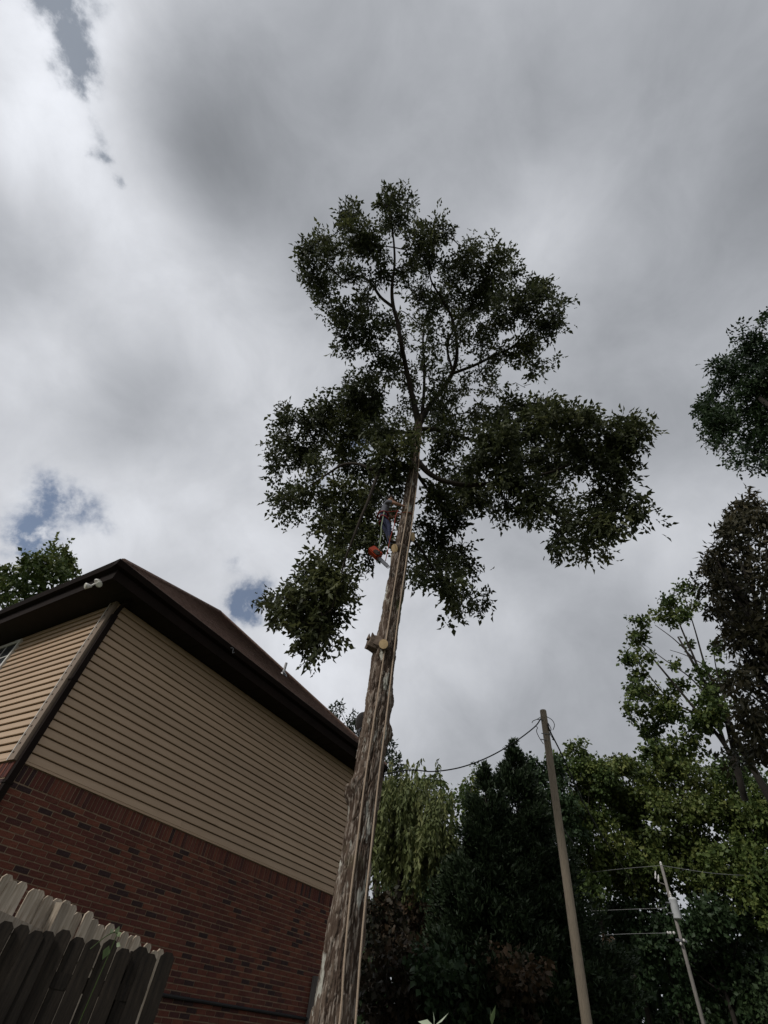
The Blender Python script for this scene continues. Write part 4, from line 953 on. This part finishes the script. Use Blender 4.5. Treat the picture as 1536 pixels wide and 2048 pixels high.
px_tree('broadleaf_tree', 'tree of fading olive leaves behind the top of the transformer pole', [(1240,1530,34,20),(1275,1545,30,24),(1230,1580,38,30),(1280,1590,40,32),(1240,1640,42,34),(1300,1650,42,34),(1260,1700,46,34),(1310,1710,40,34),(1240,1760,44,34),(1290,1770,46,34)], 'broad', None, .25, LM['olive'], None, 45, 84, 1.9, 7, .3, .13, dj=1.5)
px_tree('broadleaf_tree', 'yellow green tree beside the transformer can, below the bronze tree', [(1350,1530,44,30),(1400,1560,48,36),(1330,1590,40,32),(1380,1620,50,38),(1440,1620,50,40),(1350,1670,46,36),(1410,1690,52,40),(1360,1740,48,38),(1420,1760,52,38)], 'broad', None, .25, LM['olive'], None, 44, 85, 1.9, 7, .3, .13, dj=1.5)
px_tree('broadleaf_tree', 'mid green tree next to the yellow green one, away from the poles', [(1480,1560,46,40),(1520,1600,46,46),(1500,1660,50,44),(1480,1720,46,40),(1530,1720,46,44),(1500,1790,54,44),(1560,1660,40,46),(1550,1800,44,44)], 'broad', None, .25, LM['broad'], None, 42, 86, 1.9, 7, .3, .13, dj=1.5)
px_tree('broadleaf_tree', 'low green tree behind the foot of the transformer pole', [(1420,1830,50,36),(1480,1850,54,40),(1390,1870,40,36),(1440,1910,54,40),(1510,1920,54,44),(1400,1950,40,40),(1460,1980,56,40),(1520,2010,56,44),(1350,1900,24,30),(1380,2030,40,30)], 'broad', None, .25, LM['deep'], None, 44, 87, 1.9, 7, .3, .2, dj=2)
px_tree('broadleaf_tree', 'dusky green tree below the olive one, between the two poles', [(1230,1830,44,34),(1280,1840,44,34),(1320,1820,30,34),(1250,1890,48,36),(1300,1900,36,34),(1220,1950,44,36),(1265,1960,30,36),(1215,2010,44,36),(1330,1870,20,26)], 'broad', None, .25, LM['deep'], None, 46, 88, 1.9, 7, .3, .2, dj=2)
# sparse tree with slanting bare boughs
sp_t = px_tree('broadleaf_tree', 'airy half bare tree with slanting boughs against the sky', [(1365,1180,18,12),(1345,1205,24,16),(1330,1235,28,16),(1290,1245,18,12),(1272,1275,22,16),(1262,1310,14,14),(1285,1320,26,14),(1275,1345,20,14),(1265,1375,18,20),(1290,1385,26,18),(1262,1410,14,12),(1300,1420,28,14),(1330,1400,20,14),(1375,1230,16,14),(1395,1200,14,12),
   (1380,1290,12,8),(1350,1330,12,8),(1360,1370,20,12),(1400,1340,18,12),(1410,1390,24,18),(1350,1430,34,18),(1400,1440,34,22),(1320,1460,34,20),(1370,1480,40,22),(1300,1490,26,16),(1430,1300,14,14),(1440,1360,22,22),(1440,1430,34,30),(1290,1500,16,12)],
   'broad', None, .18, LM['broad'], 1760, 24, 91, 1.5, 6, .3, .2, dj=1.2, limbs=False)
SO = np.array(sp_t.location)
for q in ([(1480,1560,12),(1450,1490,9),(1400,1430,6),(1350,1370,4.5),(1300,1310,3),(1275,1280,1.5)], [(1450,1490,8),(1420,1400,6),(1390,1320,4.5),(1360,1250,3),(1345,1205,1.5)], [(1470,1520,7),(1440,1400,5),(1410,1330,4),(1390,1260,2.6),(1368,1190,1.5)],
          [(1430,1460,6),(1370,1440,4.5),(1310,1400,3),(1270,1370,1.5)], [(1400,1430,4),(1340,1400,3),(1290,1340,2),(1268,1315,1.2)], [(1420,1400,3.5),(1380,1355,2.6),(1330,1320,1.8),(1290,1290,1.2)], [(1390,1320,3),(1350,1280,2),(1310,1250,1.2)], [(1470,1500,5),(1455,1420,4),(1435,1350,2.6),(1425,1290,1.4)], [(1410,1330,2.4),(1370,1310,1.6),(1340,1300,1)], [(1490,1600,13),(1480,1560,12),(1470,1500,9)]):
    pts = [at(x, y, 24+.3*math.sin(x))-SO for x, y, _ in q]; rs = [[max(.008, .5*w*mpp(at(x, y, 24)))] for x, y, w in q]
    s4 = spline(np.hstack([np.array(pts), np.array(rs)]), 5); MB().tube(list(s4[:, :3]), list(s4[:, 3]), 6, False).build('limb', MT['limb_bg'], sp_t, True)
# bronze crowned tree and the overhanging tree at the edge
px_tree('broadleaf_tree', 'dense bronze green tree with a rounded top above the wood', [(1500,1015,30,22),(1470,1035,26,26),(1530,1030,30,30),(1450,1065,16,20),(1490,1080,36,36),(1540,1100,36,40),(1430,1110,24,22),(1420,1140,16,24),(1460,1150,40,34),(1520,1170,46,40),(1430,1180,26,28),(1480,1220,46,40),(1430,1215,18,22),(1540,1250,40,46),(1500,1290,42,40),(1470,1270,22,30),(1520,1350,40,46),(1490,1380,24,36),(1540,1430,40,46),(1500,1440,30,36),(1510,1500,40,36)],
   'slim', None, .22, LM['brown'], None, 17, 92, 2.6, 8, .6, .3, dj=.7)
px_tree('broadleaf_tree', 'near tree whose dark leafy bough hangs in above the bronze crown', [(1530,640,10,14),(1500,690,28,22),(1530,700,24,28),(1460,720,28,20),(1432,735,20,16),(1440,765,24,20),(1490,750,40,28),(1530,780,36,36),(1410,800,20,18),(1440,815,34,24),(1400,820,14,12),(1490,810,40,30),(1420,850,22,18),(1460,860,34,22),(1510,860,36,30),(1450,885,20,10),(1500,910,28,18),(1485,930,14,12),(1530,920,16,26),(1470,905,14,12),(1570,820,50,70),(1580,700,40,60)],
   'oak', None, .19, LM['deep'], 2900, 11.5, 93, 2.6, 8, .35, .3, dj=.5, trunk_top=15, limbs=False)
# shaded scrub under the trees
SCRUB = 'shaded scrub under the cedars'
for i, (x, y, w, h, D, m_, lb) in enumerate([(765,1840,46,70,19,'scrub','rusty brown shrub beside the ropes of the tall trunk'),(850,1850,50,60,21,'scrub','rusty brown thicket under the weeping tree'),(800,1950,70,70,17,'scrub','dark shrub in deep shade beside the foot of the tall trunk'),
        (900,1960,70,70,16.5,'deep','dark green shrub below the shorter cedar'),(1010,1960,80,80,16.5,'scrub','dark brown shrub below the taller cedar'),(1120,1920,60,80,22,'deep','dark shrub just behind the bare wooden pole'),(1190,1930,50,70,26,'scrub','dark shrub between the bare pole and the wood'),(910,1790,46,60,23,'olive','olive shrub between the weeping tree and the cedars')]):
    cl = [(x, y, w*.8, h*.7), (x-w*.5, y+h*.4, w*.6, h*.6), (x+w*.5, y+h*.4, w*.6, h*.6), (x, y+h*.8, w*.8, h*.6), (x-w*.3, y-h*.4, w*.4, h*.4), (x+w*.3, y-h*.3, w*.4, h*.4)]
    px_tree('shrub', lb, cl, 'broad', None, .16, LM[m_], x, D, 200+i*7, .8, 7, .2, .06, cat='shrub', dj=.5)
# the wood going on behind
cw = Crown(301); r_ = np.random.default_rng(302)
for i in range(230):
    az = r_.uniform(-22, 62); D = r_.uniform(52, 62); h = r_.uniform(.5, 9)
    if 26.0 < az < 27.6 and h < 5: continue
    cw.clump((D*math.sin(R(az)), D*math.cos(R(az)), h), (2.2, 2.2, 2.0), 55, 'broad', .55, per=6)
tag(cw.build('distant_woods', LM['deep'], None), 'far dark wood closing the view behind the trees', 'woods', kind='stuff')
# weeds near the camera whose tips reach into view
for (px, py, D, lb, sd, tone, tips) in ((868, 2052, 1.9, 'weed with a pale forked leaf tip before the dark shrubs', 401, .95, [((.9, 0, .55), .09), ((-.05, 0, 1), .05), ((-.8, .2, .1), .08)]), (984, 2052, 2.1, 'weed with a narrow green leaf tip below the cedars', 402, .3, [((.25, 0, 1), .085), ((-.15, 0, 1), .06), ((.8, .3, .1), .07)])):
    p = at(px, py, D); t = empty('weed', (p[0], p[1], 0), label=lb, cat='weed'); r_ = np.random.default_rng(sd)
    MB().tube(spline([(.04, .03, -.02), (.03, 0, p[2]*.5), (0, 0, p[2])], 6), [.006-.00025*i for i in range(13)], 5).build('stem', LM['weed'], t)
    for a, L_ in tips+[((.7*math.cos(k*2.4), .7*math.sin(k*2.4), .2), .1) for k in range(9)]:
        zz = p[2] if (a, L_) in tips else r_.uniform(.5, p[2]-.12)
        q = np.array([.03*(1-zz/p[2]), 0, zz])
        V, F, T = leaves(r_, np.array([q]), np.array([a], float), 'slim', L_*.55, 0, np.array([tone]), .05); npmesh('leaf', V, F, LM['weed'], T, t)
